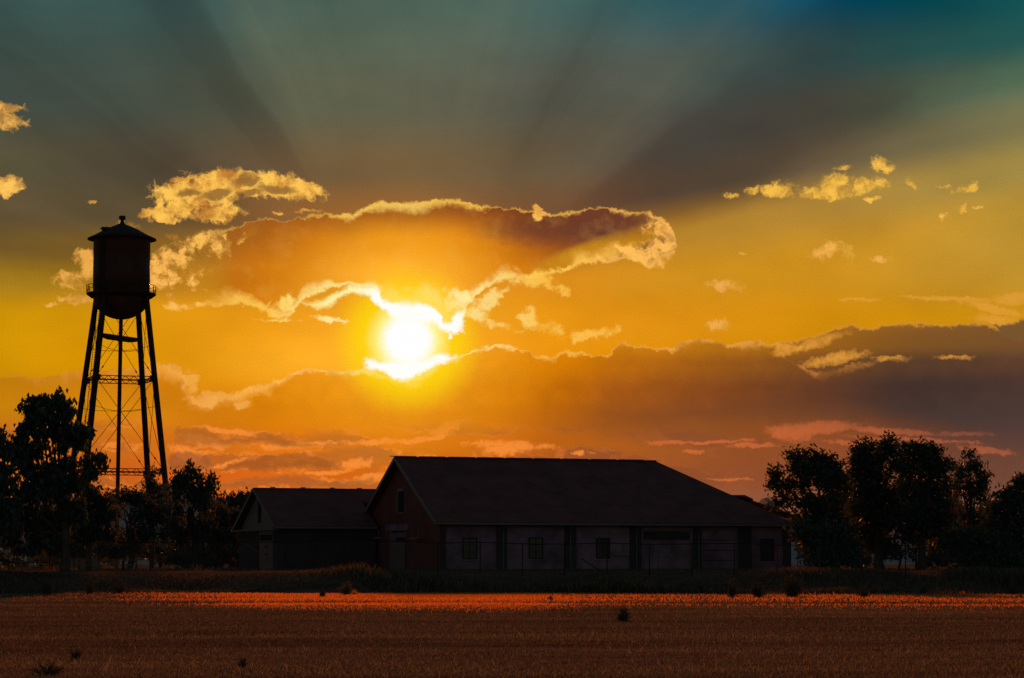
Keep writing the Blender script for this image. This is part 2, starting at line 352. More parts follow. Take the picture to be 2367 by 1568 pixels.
def brick_mat(name, c1, c2, mortar, scale=1.0, bw=.22, bh=.075, ms=.012):
    m = bpy.data.materials.new(name); m.use_nodes = True; nt = m.node_tree; N = nt.nodes; b = N['Principled BSDF']
    b.inputs['Roughness'].default_value = .9; b.inputs['Specular IOR Level'].default_value = .2
    uv = N.new('ShaderNodeUVMap'); br = N.new('ShaderNodeTexBrick'); nt.links.new(uv.outputs[0], br.inputs['Vector'])
    br.inputs['Scale'].default_value = scale; br.inputs['Brick Width'].default_value = bw; br.inputs['Row Height'].default_value = bh; br.inputs['Mortar Size'].default_value = ms
    br.inputs['Color1'].default_value = (*c1, 1); br.inputs['Color2'].default_value = (*c2, 1); br.inputs['Mortar'].default_value = (*mortar, 1)
    nz = N.new('ShaderNodeTexNoise'); nz.inputs['Scale'].default_value = .6; nz.inputs['Detail'].default_value = 5
    nt.links.new(uv.outputs[0], nz.inputs['Vector'])
    mr = N.new('ShaderNodeMapRange'); mr.inputs[1].default_value = .3; mr.inputs[2].default_value = .7; mr.inputs[3].default_value = .78; mr.inputs[4].default_value = 1.22
    nt.links.new(nz.outputs[0], mr.inputs[0])
    vm = N.new('ShaderNodeVectorMath'); vm.operation = 'SCALE'; nt.links.new(br.outputs[0], vm.inputs[0]); nt.links.new(mr.outputs[0], vm.inputs[3])
    nt.links.new(vm.outputs[0], b.inputs['Base Color'])
    bp = N.new('ShaderNodeBump'); bp.inputs['Strength'].default_value = .5; bp.inputs['Distance'].default_value = .02; nt.links.new(br.outputs['Fac'], bp.inputs['Height']); bp.invert = True
    nt.links.new(bp.outputs[0], b.inputs['Normal'])
    return m
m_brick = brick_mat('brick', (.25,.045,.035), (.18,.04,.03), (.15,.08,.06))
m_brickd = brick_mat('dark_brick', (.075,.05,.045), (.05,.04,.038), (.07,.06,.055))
m_shingle = brick_mat('roof_shingle', (.22,.08,.065), (.15,.06,.055), (.08,.045,.04), 1, .3, .14, .01)
m_plaster = mat('painted_plaster', (.24,.135,.16), .85, .5, .55, bump=.3)
m_trim = mat('painted_trim', (.20,.15,.12), .7, .2, 3)
m_glass = mat('window_glass', (.03,.035,.035), .15, .2, 2, spec=.5)
m_dark = mat('dark_opening', (.015,.015,.015), .9, .2, 2)
m_door = mat('painted_door', (.22,.12,.11), .7, .25, 3, stretch=(6,6,1))
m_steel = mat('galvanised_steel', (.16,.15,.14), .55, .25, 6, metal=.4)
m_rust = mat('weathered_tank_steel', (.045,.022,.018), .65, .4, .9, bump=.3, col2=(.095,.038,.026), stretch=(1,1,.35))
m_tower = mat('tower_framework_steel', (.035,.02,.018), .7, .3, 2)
m_wood = mat('weathered_wood', (.22,.15,.10), .8, .3, 4, stretch=(1,8,8))
m_bark = mat('bark', (.10,.07,.05), .95, .4, 3, stretch=(4,4,.6), bump=.6)
m_leaf = mat('leaves', (.05,.085,.06), .6, .4, 1.5, transl=.25, tcol=(.10,.10,.02), island=True)
m_leaf2 = mat('broad_leaves', (.045,.08,.06), .55, .4, 1.5, transl=.22, tcol=(.08,.09,.02), island=True)
m_pine = mat('needles', (.035,.06,.045), .7, .4, 1.5, transl=.1, tcol=(.05,.05,.02), island=True)
m_bush = mat('sage_leaves', (.08,.075,.05), .8, .45, 2, transl=.15, tcol=(.07,.05,.02), island=True)
m_weed = mat('weed_stems', (.15,.125,.08), .85, spec=0, var=.5, scale=.5, transl=.3, tcol=(.12,.09,.03), island=True)
m_mown = mat('mown_grass', (.21,.165,.09), .9, .85, .16, spec=0, transl=.22, island=True, stretch=(.3,1,1), iw=.3)
m_dry_glow = mat('dry_grass_glow', (.34,.15,.05), .8, .5, .3, spec=0, transl=.68, tcol=(.75,.27,.05), island=True)  # orange tint also carries the low sun's glow on the far grass
m_soil = mat('field_soil', (.13,.085,.06), .95, .5, .35, spec=0, bump=.5, stretch=(.5,1.4,1))
m_hill = mat('hazy_hill', (.48,.38,.32), 1, .1, .001, spec=0)  # distance haze put into the pale base colour, no air volume
m_concrete = mat('concrete', (.35,.32,.29), .9, .2, 3)
m_white = mat('white_paint', (.75,.72,.68), .6, .15, 3)
m_orange = mat('orange_paint', (.6,.2,.03), .6, .15, 3)
m_rock = mat('rock', (.35,.28,.22), .9, .3, 4, bump=.6)

# ------------------------------------------------------------------ meshes
class MB:
    def __init__(s): s.v = []; s.f = []; s.uv = []
    def quad(s, pts, uv=None):
        i = len(s.v); s.v += [tuple(p) for p in pts]; s.f.append(tuple(range(i, i+len(pts))))
        if uv is None:
            a = Vector(pts[1])-Vector(pts[0]); nrm = a.cross(Vector(pts[-1])-Vector(pts[0]))
            if nrm.length < 1e-9: uv = [(0,0)]*len(pts)
            else:
                nrm.normalize()
                if abs(nrm.z) > .98: ux, uy = Vector((1,0,0)), Vector((0,1,0))
                else: ux = Vector((0,0,1)).cross(nrm).normalized(); uy = nrm.cross(ux)
                uv = [(Vector(p).dot(ux), Vector(p).dot(uy)) for p in pts]
        s.uv += list(uv)
    def hexa(s, p):
        "eight corners: bottom four counter-clockwise, then top four"
        for q in ((3,2,1,0),(4,5,6,7),(0,1,5,4),(1,2,6,5),(2,3,7,6),(3,0,4,7)): s.quad([p[i] for i in q])
    def box(s, c, size, ax=(1,0,0), ay=None):
        ax = Vector(ax).normalized(); ay = Vector(ay).normalized() if ay else Vector((-ax.y, ax.x, 0)).normalized(); az = ax.cross(ay)
        c = Vector(c); a, b, d = ax*size[0]/2, ay*size[1]/2, az*size[2]/2
        s.hexa([c-a-b-d, c+a-b-d, c+a+b-d, c-a+b-d, c-a-b+d, c+a-b+d, c+a+b+d, c-a+b+d])
    def beam(s, p, q, w, h=None, up=(0,0,1)):
        p, q = Vector(p), Vector(q); d = (q-p); h = h or w; u = Vector(up)
        ax = d.normalized()
        if abs(ax.dot(u)) > .99: u = Vector((1,0,0))
        ay = u.cross(ax).normalized(); az = ax.cross(ay)
        s.box((p+q)/2, (d.length, w, h), ax, ay)
    def tube(s, pts, rs, n=8, cap=True):
        pts = [Vector(p) for p in pts]; rings = []
        if not hasattr(rs, '__len__'): rs = [rs]*len(pts)
        for i, p in enumerate(pts):
            d = (pts[min(i+1, len(pts)-1)]-pts[max(i-1, 0)]).normalized()
            u = Vector((0,0,1)) if abs(d.z) < .9 else Vector((1,0,0))
            a = u.cross(d).normalized(); b = d.cross(a)
            rings.append([p+(a*math.cos(2*math.pi*k/n)+b*math.sin(2*math.pi*k/n))*rs[i] for k in range(n)])
        base = len(s.v)
        for r in rings: s.v += [tuple(p) for p in r]
        for i in range(len(rings)-1):
            for k in range(n):
                k2 = (k+1) % n
                s.f.append((base+i*n+k, base+i*n+k2, base+(i+1)*n+k2, base+(i+1)*n+k)); s.uv += [(0,0)]*4
        if cap:
            s.f.append(tuple(base+k for k in reversed(range(n)))); s.uv += [(0,0)]*n
            s.f.append(tuple(base+(len(rings)-1)*n+k for k in range(n))); s.uv += [(0,0)]*n
    def lathe(s, c, prof, n=48):
        c = Vector(c); base = len(s.v)
        for r, z in prof:
            s.v += [tuple(c+Vector((r*math.cos(2*math.pi*k/n), r*math.sin(2*math.pi*k/n), z))) for k in range(n)]
        for i in range(len(prof)-1):
            for k in range(n):
                k2 = (k+1) % n
                s.f.append((base+i*n+k, base+i*n+k2, base+(i+1)*n+k2, base+(i+1)*n+k)); s.uv += [(0,0)]*4
    def build(s, name, m, parent=None, smooth=False):
        me = bpy.data.meshes.new(name); o = bpy.data.objects.new(name, me)
        org = parent.matrix_world.translation.copy() if False else Vector(parent['_org']) if parent and '_org' in parent.keys() else Vector((0,0,0))
        me.from_pydata([tuple(Vector(p)-org) for p in s.v], [], s.f)
        uvl = me.uv_layers.new(name='UVMap'); uvl.data.foreach_set('uv', [c for u in s.uv for c in u])
        me.materials.append(m)
        if smooth: me.polygons.foreach_set('use_smooth', [True]*len(me.polygons))
        me.update(); C.objects.link(o)
        if parent:
            o.parent = parent
            if '_org' in parent.keys(): o['_org'] = tuple(org)
        else: o['_org'] = (0.,0.,0.)
        return o
def tag(o, label=None, cat=None, group=None, kind=None):
    if label: o['label'] = label
    if cat: o['category'] = cat
    if group: o['group'] = group
    if kind: o['kind'] = kind
    return o
def thing(name, loc, label, cat, group=None):
    o = bpy.data.objects.new(name, None); C.objects.link(o); o.location = loc; o['_org'] = tuple(loc); o.empty_display_size = .3
    return tag(o, label, cat, group)
def raw_mesh(name, V, F, m, parent=None, smooth=False):
    "V (n,3) and F (k,3 or 4) arrays"
    V = np.asarray(V, float); F = np.asarray(F, np.int32)
    if parent is not None: V = V-np.array(parent['_org'])
    me = bpy.data.meshes.new(name); k = F.shape[1]
    me.vertices.add(len(V)); me.vertices.foreach_set('co', V.astype(np.float32).ravel())
    me.loops.add(F.size); me.loops.foreach_set('vertex_index', F.ravel())
    me.polygons.add(len(F)); me.polygons.foreach_set('loop_start', np.arange(0, F.size, k, dtype=np.int32)); me.polygons.foreach_set('loop_total', np.full(len(F), k, np.int32))
    me.update(calc_edges=True); me.materials.append(m)
    o = bpy.data.objects.new(name, me); C.objects.link(o)
    if parent is not None: o.parent = parent
    return o
# ------------------------------------------------------------------ ground
TERR = 1.15
def ss(a, b, x):
    t = np.clip((x-a)/(b-a), 0, 1); return t*t*(3-2*t)
def wob(x, y, s=1.0):
    return (np.sin(x*.31*s+1.3+y*.13*s)+np.sin(x*.12*s-.7+y*.21*s)*1.3+np.sin(y*.37*s+x*.05*s+2.1)*.8+np.sin(x*.83*s+y*.51*s)*.35)/3.4
def edge_y(x):
    "where the mown field ends and the weedy bank begins"
    px = x/144.0*FP+CX
    return 144.6+np.interp(px, [0,300,700,820,900,2400], [-2.5,1.0,-5.5,-4.0,-.3,0])+np.sin(x*.9)*.35+np.sin(x*2.3)*.25
def gz(x, y):
    x = np.asarray(x, float); y = np.asarray(y, float)
    bank = ss(0, 9, y-edge_y(x)-.8)*TERR
    small = wob(x, y)*.035*ss(20, 40, y)*(1-ss(300, 600, y))
    return bank+small+wob(x, y, .5)*.02
ys = np.concatenate([np.linspace(-60, 24, 15), np.linspace(26, 138, 113), np.linspace(138.5, 158, 40), np.linspace(160, 400, 40), np.geomspace(420, 45000, 30)])
us = np.concatenate([np.linspace(-3, -.42, 16)[:-1], np.linspace(-.42, .42, 181), np.linspace(.42, 3, 16)[1:]])
G = []
for y in ys:
    w = max(y, 60.0)
    x = us*w; G.append(np.stack([x, np.full_like(x, y), gz(x, np.full_like(x, y))], 1))
G = np.array(G); nr, nc = G.shape[:2]
idx = np.arange(nr*nc).reshape(nr, nc)
F = np.stack([idx[:-1,:-1], idx[:-1,1:], idx[1:,1:], idx[1:,:-1]], -1).reshape(-1, 4)
g = raw_mesh('ground', G.reshape(-1, 3), F, m_soil); tag(g, kind='structure')
g.data.polygons.foreach_set('use_smooth', [True]*len(g.data.polygons))

# hills on the horizon
rng = np.random.default_rng(5)
pxs = np.linspace(-1500, 3900, 400); hy = 1196+np.sin(pxs*.011)*9+np.sin(pxs*.027+1)*6+np.sin(pxs*.063)*3+rng.normal(0, .8, 400)
hy = np.where(pxs < 700, hy-52-10*np.sin(pxs*.02), hy); hy -= 44*np.exp(-((pxs-1772)/34.)**2)
V = []; D = 14000
for p, y in zip(pxs, hy):
    t = at(p, y, D); V += [(t.x*.9, D*.9, -5), tuple(t), (t.x*1.25, D*1.25, -5)]
n = len(pxs); F = []
for i in range(n-1):
    a = i*3; F += [(a, a+3, a+4, a+1), (a+1, a+4, a+5, a+2)]
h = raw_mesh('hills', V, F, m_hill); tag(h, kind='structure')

# ------------------------------------------------------------------ grass
def blades(name, x, y, h, w, m, lean=.35, seed=0, zoff=0.0, jit=.5):
    r = np.random.default_rng(seed); n = len(x); z = gz(x, y)+zoff
    a = r.uniform(0, 2*np.pi, n); la = r.uniform(0, 2*np.pi, n); ln = h*r.uniform(0, lean, n)*1.6
    hh = h*r.uniform(1-jit, 1+jit*.6, n)
    dx, dy = np.cos(a)*w/2, np.sin(a)*w/2
    base1 = np.stack([x-dx, y-dy, z-.01], 1); base2 = np.stack([x+dx, y+dy, z-.01], 1)
    m1 = np.stack([x+dx*.7+np.cos(la)*ln*.35, y+dy*.7+np.sin(la)*ln*.35, z+hh*.6], 1)
    tip = np.stack([x+np.cos(la)*ln, y+np.sin(la)*ln, z+hh], 1)
    V = np.stack([base1, base2, m1, tip], 1).reshape(-1, 3)
    F = np.arange(n*4, dtype=np.int32).reshape(-1, 4)
    return raw_mesh(name, V, F, m)
r = np.random.default_rng(11)
def sample(n, y0, y1, p):
    "points in the view wedge (with a margin), density falling as distance**-p"
    u = r.uniform(0, 1, n); k = 2-p
    y = (y0**k+(y1**k-y0**k)*u)**(1/k) if abs(k) > 1e-6 else y0*(y1/y0)**u
    x = r.uniform(-.25, .25, n)*y
    return x, y
# mown field
x, y = sample(520000, 31, 143, 1.2)
keep = (y < edge_y(x)-.2) & (r.uniform(0, 1, len(x)) < .72+.45*wob(x*.25, y*1.1))
x, y = x[keep], y[keep]
hm = .036*(1+.5*wob(x*.4, y*1.7))+.02*(r.uniform(0, 1, len(x)) < .04)*3
tag(blades('mown_grass', x, y, hm, .004+y*.0002, m_mown, .55, 1), kind='stuff', label='short brown mown grass covering the field', cat='grass')
# uncut dry strip on the far side; sun glow put into its colour and density
def strip_y(x):
    px = x/110.0*FP+CX
    return np.interp(px, [-100,300,700,1180,1400,2000,2400], [130,116,104,98,104,99,104])+wob(x*.5, x*0)*3
x, y = sample(400000, 78, 146, 1.0)
row = wob(x*.12, y*2.1)+.5*wob(x*.3+40, y*1.1)
keep = (y < edge_y(x)+.6+.4*np.sin(x*1.7)) & (r.uniform(0, 1, len(x)) < np.clip(1.0+(y-strip_y(x))/14, 0.0, 1)**2) & (r.uniform(0, 1, len(x)) < np.clip(.75+.8*row+.5*wob(x*.45+9, y*.5), .08, 1)*np.interp(x/y*FP+CX, [0,250,480,600,1200,1350,1600,1900,2367], [.03,.05,.3,1,.95,.3,.13,.13,.2]))  # density shaped like the glow: fullest below the sun, thinning to both sides
x, y = x[keep], y[keep]
hd = .095*(1+.3*wob(x*.2, y*1.3))*(.55+.45*np.clip((y-strip_y(x))/20, 0, 1))
tag(blades('dry_grass_glow', x, y, hd, .026, m_dry_glow, .6, 2), kind='stuff', label='uncut dry grass along the far edge of the field, sun glow put into its orange colour and spread', cat='grass')
# weeds over the bank and yard
n = 120000
x = r.uniform(-.235, .235, n); y = r.uniform(143.5, 172, n); x = x*y
keep = (y > edge_y(x)+.1) & (r.uniform(0, 1, n) < .5+.5*(wob(x*1.2, y*1.4) > -.3))
x, y = x[keep], y[keep]
clump = np.clip(wob(x*1.6, y*1.5)+.55, .2, 1.4)
px = x/y*FP+CX
hw = (.14+.5*clump*clump)*(1-.82*ss(148, 156, y))*np.interp(px, [0,250,700,900,1100,1500,1700,2400], [.7,.7,.8,.7,.7,.75,1.0,1.05])
tag(blades('weeds', x, y, hw, .05, m_weed, .5, 3), kind='stuff', label='dark tangled weeds on the bank behind the field', cat='weeds')
n = 60000
x = r.uniform(-.235, .235, n); y = r.uniform(172, 330, n); x = x*y
tag(blades('yard_grass', x, y, np.full(n, .22), .08, m_weed, .5, 4), kind='stuff', label='rough dark grass in the yard round the buildings', cat='grass')

# separate bushes standing out of the field edge
def bush(px, py, hpx, wpx, D, label, seed, name='bush', m=None, upright=.5, cat='bush', dens=1.0):
    p = at(px, py, D); z0 = float(gz(p.x, D)); sc = D/FP; H = hpx*sc; W = wpx*sc/2
    t = thing(name, (p.x, D, z0), label, cat, 'low bushes along the field edge')
    rr = np.random.default_rng(seed); mb = MB(); LV = []; 
    ns = int(26*dens)
    for i in range(ns):
        a = rr.uniform(0, 2*np.pi); sp = rr.uniform(.15, 1)**.7; hh = H*rr.uniform(.3, 1.15)*(1.05-.45*sp*sp)
        q0 = Vector((p.x, D, z0-.02)); q2 = Vector((p.x+math.cos(a)*W*sp*.9, D+math.sin(a)*W*sp*.9, z0+hh)); q1 = (q0+q2)/2+Vector((0,0,hh*.12*(1-upright)))
        mb.tube([q0, q1, q2], [.014*H+.003, .009*H+.003, .004], 4)
        for k in range(int(34)):
            f = rr.uniform(.25, 1.0); c = q0.lerp(q2, f)+Vector(rr.normal(0, .11*H, 3)); LV.append((c.x, c.y, max(c.z, z0+.01)))
    mb.build('stem', m_bark, t)
    LV = np.array(LV); n = len(LV); s = H*.05*rr.uniform(.6, 1.5, (n, 1))
    d1 = rr.normal(0, 1, (n, 3)); d1[:, 2] += upright*2; d1 /= np.linalg.norm(d1, axis=1)[:, None]; d2 = np.cross(d1, rr.normal(0, 1, (n, 3))); d2 /= np.linalg.norm(d2, axis=1)[:, None]
    V = np.stack([LV-d1*s, LV+d2*s*.45, LV+d1*s*1.3, LV-d2*s*.45], 1).reshape(-1, 3)
    raw_mesh('foliage', V, np.arange(n*4, dtype=np.int32).reshape(-1, 4), m or m_bush, t)
    return t
bush(1440, 1436, 34, 36, 74, 'spiky dark tuft standing alone in the mown field', 1, 'weed_clump', upright=1.2, cat='weed clump')
bush(1692, 1384, 34, 34, 128, 'small dark bush on the far field edge, leftmost of the three side by side', 2)
bush(1752, 1385, 40, 42, 127, 'rounded dark bush between two others at the far field edge', 3)
bush(1832, 1384, 48, 56, 129, 'widest dark bush at the field edge below the orange sign', 4, dens=1.6)
bush(1997, 1384, 24, 36, 129, 'low flat bush at the field edge below the right-hand tree group', 5)
bush(2340, 1372, 24, 34, 140, 'low bush at the field edge near the right end of the picture', 6)
bush(2135, 1373, 18, 30, 141, 'small low bush on the field edge beneath the tallest trees', 7)
bush(1620, 1364, 22, 40, 146, 'low weedy bush on the bank below the barn bay with the slatted door', 8)
bush(1272, 1386, 12, 18, 118, 'tiny dark tuft in the bright dry grass below the barn', 9, 'weed_clump', upright=1, cat='weed clump')
bush(1385, 1372, 14, 24, 141, 'small tuft at the upper rim of the dry grass strip', 10, 'weed_clump', upright=1, cat='weed clump')
bush(109, 1374, 32, 26, 139, 'dark bush at the field edge below the picnic table', 11)
bush(207, 1368, 26, 26, 141, 'small dark bush on the bank below the wooden crate', 12)
bush(275, 1366, 26, 40, 142, 'low spreading bush on the bank under the water tower', 13)
bush(800, 1378, 34, 44, 136, 'reddish bushy weed beside the bright dry grass below the small building', 14, m=m_weed)
bush(820, 1372, 13, 20, 134, 'golden tuft catching the light in front of the reddish weed', 15, 'weed_clump', m=m_dry_glow, upright=1, cat='weed clump')
bush(746, 1388, 20, 16, 128, 'small dark tuft breaking the bright grass edge', 16, 'weed_clump', upright=1, cat='weed clump')
bush(112, 1562, 30, 100, 38, 'low dark plant in the nearest grass at the lower left', 17, 'weed_clump', upright=.4, cat='weed clump', dens=1.6)
bush(175, 1520, 24, 36, 45, 'taller thin weed beside the low dark plant at the lower left', 18, 'weed_clump', upright=1, cat='weed clump')
bush(563, 1556, 22, 30, 41, 'small dark weed in the nearest grass left of centre', 19, 'weed_clump', upright=.6, cat='weed clump')
# ------------------------------------------------------------------ water tower
TD = 320.0; SC = TD/FP
base = at(281, 1314, TD); TX = at(281.5, 600, TD).x
tz = lambda py: at(281.5, py, TD).z
tw = thing('water_tower', (TX, TD, TERR), 'tall elevated water tower with conical roof on four slanting legs', 'water tower')
c0 = Vector((TX, TD, 0)); r = 65.5*SC
zt, zb = tz(553), tz(684)
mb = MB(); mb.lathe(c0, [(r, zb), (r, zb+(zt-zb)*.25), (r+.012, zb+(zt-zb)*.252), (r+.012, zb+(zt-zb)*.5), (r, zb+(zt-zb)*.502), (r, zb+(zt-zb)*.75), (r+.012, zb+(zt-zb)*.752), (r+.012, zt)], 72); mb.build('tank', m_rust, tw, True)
mb = MB(); hb = zb-tz(739); mb.lathe(c0, [(r*math.cos(a*math.pi/28)+.0, zb-hb*math.sin(a*math.pi/28)) for a in range(0, 14)]+[(.15, zb-hb)], 72); mb.build('tank_bottom', m_rust, tw, True)
mb = MB()
re = 79.5*SC; za = tz(519)
mb.lathe(c0, [(r-.05, zt-.02), (re, zt-.12), (re+.02, zt+.02), (re*.83, zt+.36), (re*.5, zt+(za-zt)*.62), (re*.2, zt+(za-zt)*.93), (.3, za)], 72); roof = mb.build('roof', m_tower, tw, True)
mb = MB(); mb.lathe(c0, [(.42, za-.1), (.42, za+.06), (.3, za+.06), (.3, tz(515)), (.2, tz(514)), (.2, tz(508.5)), (.39, tz(508)), (.42, tz(506)), (.42, tz(501)), (.36, tz(499.5)), (.01, tz(499))], 20); mb.build('vent', m_tower, roof, True)
mb = MB(); hp = Vector((TX-1.75, TD-1.6, zt+1.02)); mb.box(hp, (1.0, .8, .3)); mb.tube([hp+Vector((-.75,0,.0)), hp+Vector((-.5,0,.25)), hp+Vector((.2,0,.27)), hp+Vector((.7,.1,.12))], .06, 6); mb.tube([hp+Vector((.5,.1,.15)), Vector((TX-.35, TD-.3, za+.02))], .05, 6); mb.build('hatch', m_tower, roof)
# balcony
rb = 80*SC
mb = MB(); zc = tz(680)
mb.lathe(c0, [(r-.02, zc-.55), (r+.25, zc-.5), (rb-.1, zc-.18), (rb, zc-.14), (rb, zc+.06), (rb-.06, zc+.06), (rb-.06, zc), (r+.001, zc)], 72); mb.build('balcony', m_tower, tw, True)
mb = MB(); n = 24
P = [(c0+Vector((rb*math.cos(a), rb*math.sin(a), 0))) for a in [2*math.pi*k/n for k in range(n)]]
for k in range(n):
    a, b = P[k], P[(k+1) % n]; A = a+Vector((0,0,zc)); B = b+Vector((0,0,zc)); A2 = A+Vector((0,0,1.0)); B2 = B+Vector((0,0,1.0))
    mb.tube([A, A2], .035, 5); mb.tube([A2, B2], .04, 5); mid = (A+B)/2
    mb.tube([mid, A2], .02, 4); mb.tube([mid, B2], .02, 4)
mb.build('railing', m_tower, tw)
mb = MB(); mb.beam(c0+Vector((-2.25, -r*.86, zb+.3)), c0+Vector((-2.25, -r*.86, zt+.1)), .12); mb.beam(c0+Vector((-1.75, -r*.9, zb+.3)), c0+Vector((-1.75, -r*.9, zt+.1)), .12)
for k in range(22): z = zb+.4+(zt-zb-.5)*k/21; mb.beam(c0+Vector((-2.25, -r*.87, z)), c0+Vector((-1.75, -r*.9, z)), .05)
mb.build('tank_ladder', m_tower, tw)
# legs
zl0, zl1 = TERR-.1, tz(676)
Rb, Rt = 159.8*SC, 67.1*SC
def leg_at(i, z):
    t = (z-zl0)/(zl1-zl0); R_ = Rb+(Rt-Rb)*t
    # the legs lean symmetrically; the photo shows the footprint turned by about 25 degrees
    a = [math.pi+R(-25.1), math.pi+R(64.9), R(-25.1), R(64.9)][i]
    return Vector((TX-.3*(1-t)+R_*math.cos(a), TD+R_*math.sin(a), z))
LEG = range(4)      # 0: far left, 1: near left, 2: near right, 3: far right
for i in LEG:
    mb = MB(); p, q = leg_at(i, zl0), leg_at(i, zl1); ax = (q-p).normalized()
    rad_ = Vector((p.x-TX, p.y-TD, 0)).normalized(); tan_ = Vector((-rad_.y, rad_.x, 0))
    for sgn in (-1, 1): mb.beam(p+tan_*.2*sgn, q+tan_*.17*sgn, .5, .16, up=tan_)
    mb.beam(p+rad_*.22, q+rad_*.22, .05, .42, up=tan_)
    for k in range(60):
        t0 = k/60; t1 = (k+1)/60; a = p.lerp(q, t0)-rad_*.2; b = p.lerp(q, t1)-rad_*.2; sg = .2 if k % 2 else -.2
        mb.beam(a+tan_*sg, b-tan_*sg, .05, .03, up=rad_)
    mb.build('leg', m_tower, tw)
    mb = MB(); f = Vector((p.x, p.y, TERR)); 
    mb.hexa([f+Vector((x*.9, y*.9, -.4)) for x, y in ((-1,-1),(1,-1),(1,1),(-1,1))]+[f+Vector((x*.6, y*.6, .45)) for x, y in ((-1,-1),(1,-1),(1,1),(-1,1))])
    mb.build('footing', m_concrete, tw)
ringz = [tz(878), tz(1091)]
order = [0, 1, 2, 3]
def lattice(a, b):
    mb = MB(); up = Vector((0,0,1)); dr = (b-a).normalized(); side = up.cross(dr)
    for s1 in (-1, 1):
        mb.beam(a+up*.22*s1, b+up*.22*s1, .12, .1)
    n = 14
    for k in range(n):
        p0 = a.lerp(b, k/n); p1 = a.lerp(b, (k+1)/n); sg = .22 if k % 2 else -.22
        mb.beam(p0+up*sg, p1-up*sg, .07, .07)
    for e, f in ((a, b), (b, a)):
        d = (f-e).normalized(); mb.box(e+d*.35, (.5, .05, .75), d)
    return mb
for z in ringz:
    for i in LEG:
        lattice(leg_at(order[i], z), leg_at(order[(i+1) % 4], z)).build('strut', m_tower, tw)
levels = [TERR+.5, ringz[1], ringz[0], tz(700)]
for i in LEG:
    j = (i+1) % 4
    for z0, z1 in zip(levels[:-1], levels[1:]):
        for a, b in ((i, j), (j, i)):
            p, q = leg_at(a, z0), leg_at(b, z1); mb = MB(); mb.tube([p, q], .035, 5); mb.tube([p.lerp(q, .12), p.lerp(q, .125), p.lerp(q, .145), p.lerp(q, .15)], [.035, .09, .09, .035], 6); mb.build('brace_rod', m_tower, tw)
for zz in (tz(812), tz(951)):
    for i in LEG:
        mb = MB(); p = leg_at(i, zz+.5); q = Vector((TX-.12, TD, zz)); m_ = (p+q)/2-Vector((0,0,.12)); mb.tube([p, m_, q], .028, 4); mb.build('riser_stay', m_tower, tw)
mb = MB(); mb.tube([Vector((TX-.2, TD, TERR-.1)), Vector((TX, TD, zb-hb+.1))], .25, 14); mb.build('riser_pipe', m_tower, tw, True)
# access beam between near left and far right leg
a = leg_at(1, tz(777)); b = leg_at(3, tz(777))
mb = MB(); d = (b-a); L_ = d.length; u = d.normalized()
for t0, t1, h0, h1 in ((0, .22, .34, .62), (.22, .78, .62, .62), (.78, 1, .62, .3)):
    for s1 in (-1, 1):
        p, q = a+d*t0, a+d*t1; sv = Vector((0,0,1)).cross(u)*.25*s1; w = Vector((0,0,1)).cross(u)*.05
        mb.hexa([p+sv-w-Vector((0,0,h0)), q+sv-w-Vector((0,0,h1)), q+sv+w-Vector((0,0,h1)), p+sv+w-Vector((0,0,h0)), p+sv-w, q+sv-w, q+sv+w, p+sv+w])
mb.beam(a, b, .6, .05); mb.build('cross_beam', m_tower, tw)
mb = MB(); p0, p1 = leg_at(1, TERR+2.2)+Vector((-.65, .2, 0)), leg_at(1, tz(690))+Vector((-.75, .3, 0)); sd = Vector((.26, .2, 0))
mb.beam(p0, p1, .05); mb.beam(p0+sd, p1+sd, .05)
k = 0
while k < 110:
    t = k/110; mb.beam(p0.lerp(p1, t), (p0+sd).lerp(p1+sd, t), .035); k += 1
for t in (.1, .3, .5, .7, .9): mb.beam(p0.lerp(p1, t)+sd, p0.lerp(p1, t)+Vector((.65, 0, 0)), .05)
mb.build('ladder', m_tower, tw)
# ------------------------------------------------------------------ the two buildings
TH = R(20.5); AX = Vector((math.cos(TH), math.sin(TH), 0)); NB = Vector((-math.sin(TH), math.cos(TH), 0)); UP = Vector((0,0,1))
OB = Vector((at(912, 1200, 184).x, 184, 0))            # foot of the west end of the barn ridge line
def Q(t, m, z): return OB+AX*t+NB*m+UP*z                # along the ridge, backwards from it, up
zR, zE, HW = 9.19, 4.49, 9.0
LR, LE = 20.15, 27.1
barn = thing('brick_barn', tuple(Q(0, -8.4, TERR)), 'long brick warehouse with a big hipped roof and pale wall panels', 'building')
def zroof(m): return zE+(zR-zE)*(1-abs(m)/HW)
th = .22
mb = MB()
def slab(pts, t=th, b=mb):
    pts = [Vector(p) for p in pts]; lo = [p-UP*t for p in pts]
    b.quad(pts)
    b.quad(list(reversed(lo)))
    n = len(pts)
    for i in range(n): b.quad([lo[i], lo[(i+1) % n], pts[(i+1) % n], pts[i]])
e = 0
slab([Q(-e, -HW, zE), Q(LE, -HW, zE), Q(LR, 0, zR), Q(-e, 0, zR)])
slab([Q(-e, 0, zR), Q(LR, 0, zR), Q(LE, HW, zE), Q(-e, HW, zE)])
slab([Q(LE, -HW, zE), Q(LE, HW, zE), Q(LR, 0, zR)])
mb.beam(Q(-e, 0, zR+.02), Q(LR, 0, zR+.02), .3, .08)
for k in range(9): mb.box(Q(.6+k*2.2, 0, zR+.07), (1.9, .26, .05), AX)
roof = mb.build('roof', m_shingle, barn)
# verge boards on the gable end
mb = MB()
for s in (-1, 1): mb.beam(Q(-e-.03, s*HW, zE-.1), Q(-e-.03, 0, zR-.1), .06, .26, up=UP)
mb.build('verge_board', m_trim, barn)
wi = .55; W0, W1 = .5, LE-.7
zb = TERR-.1; zt = zroof(HW-wi)-th-.02
mb = MB()
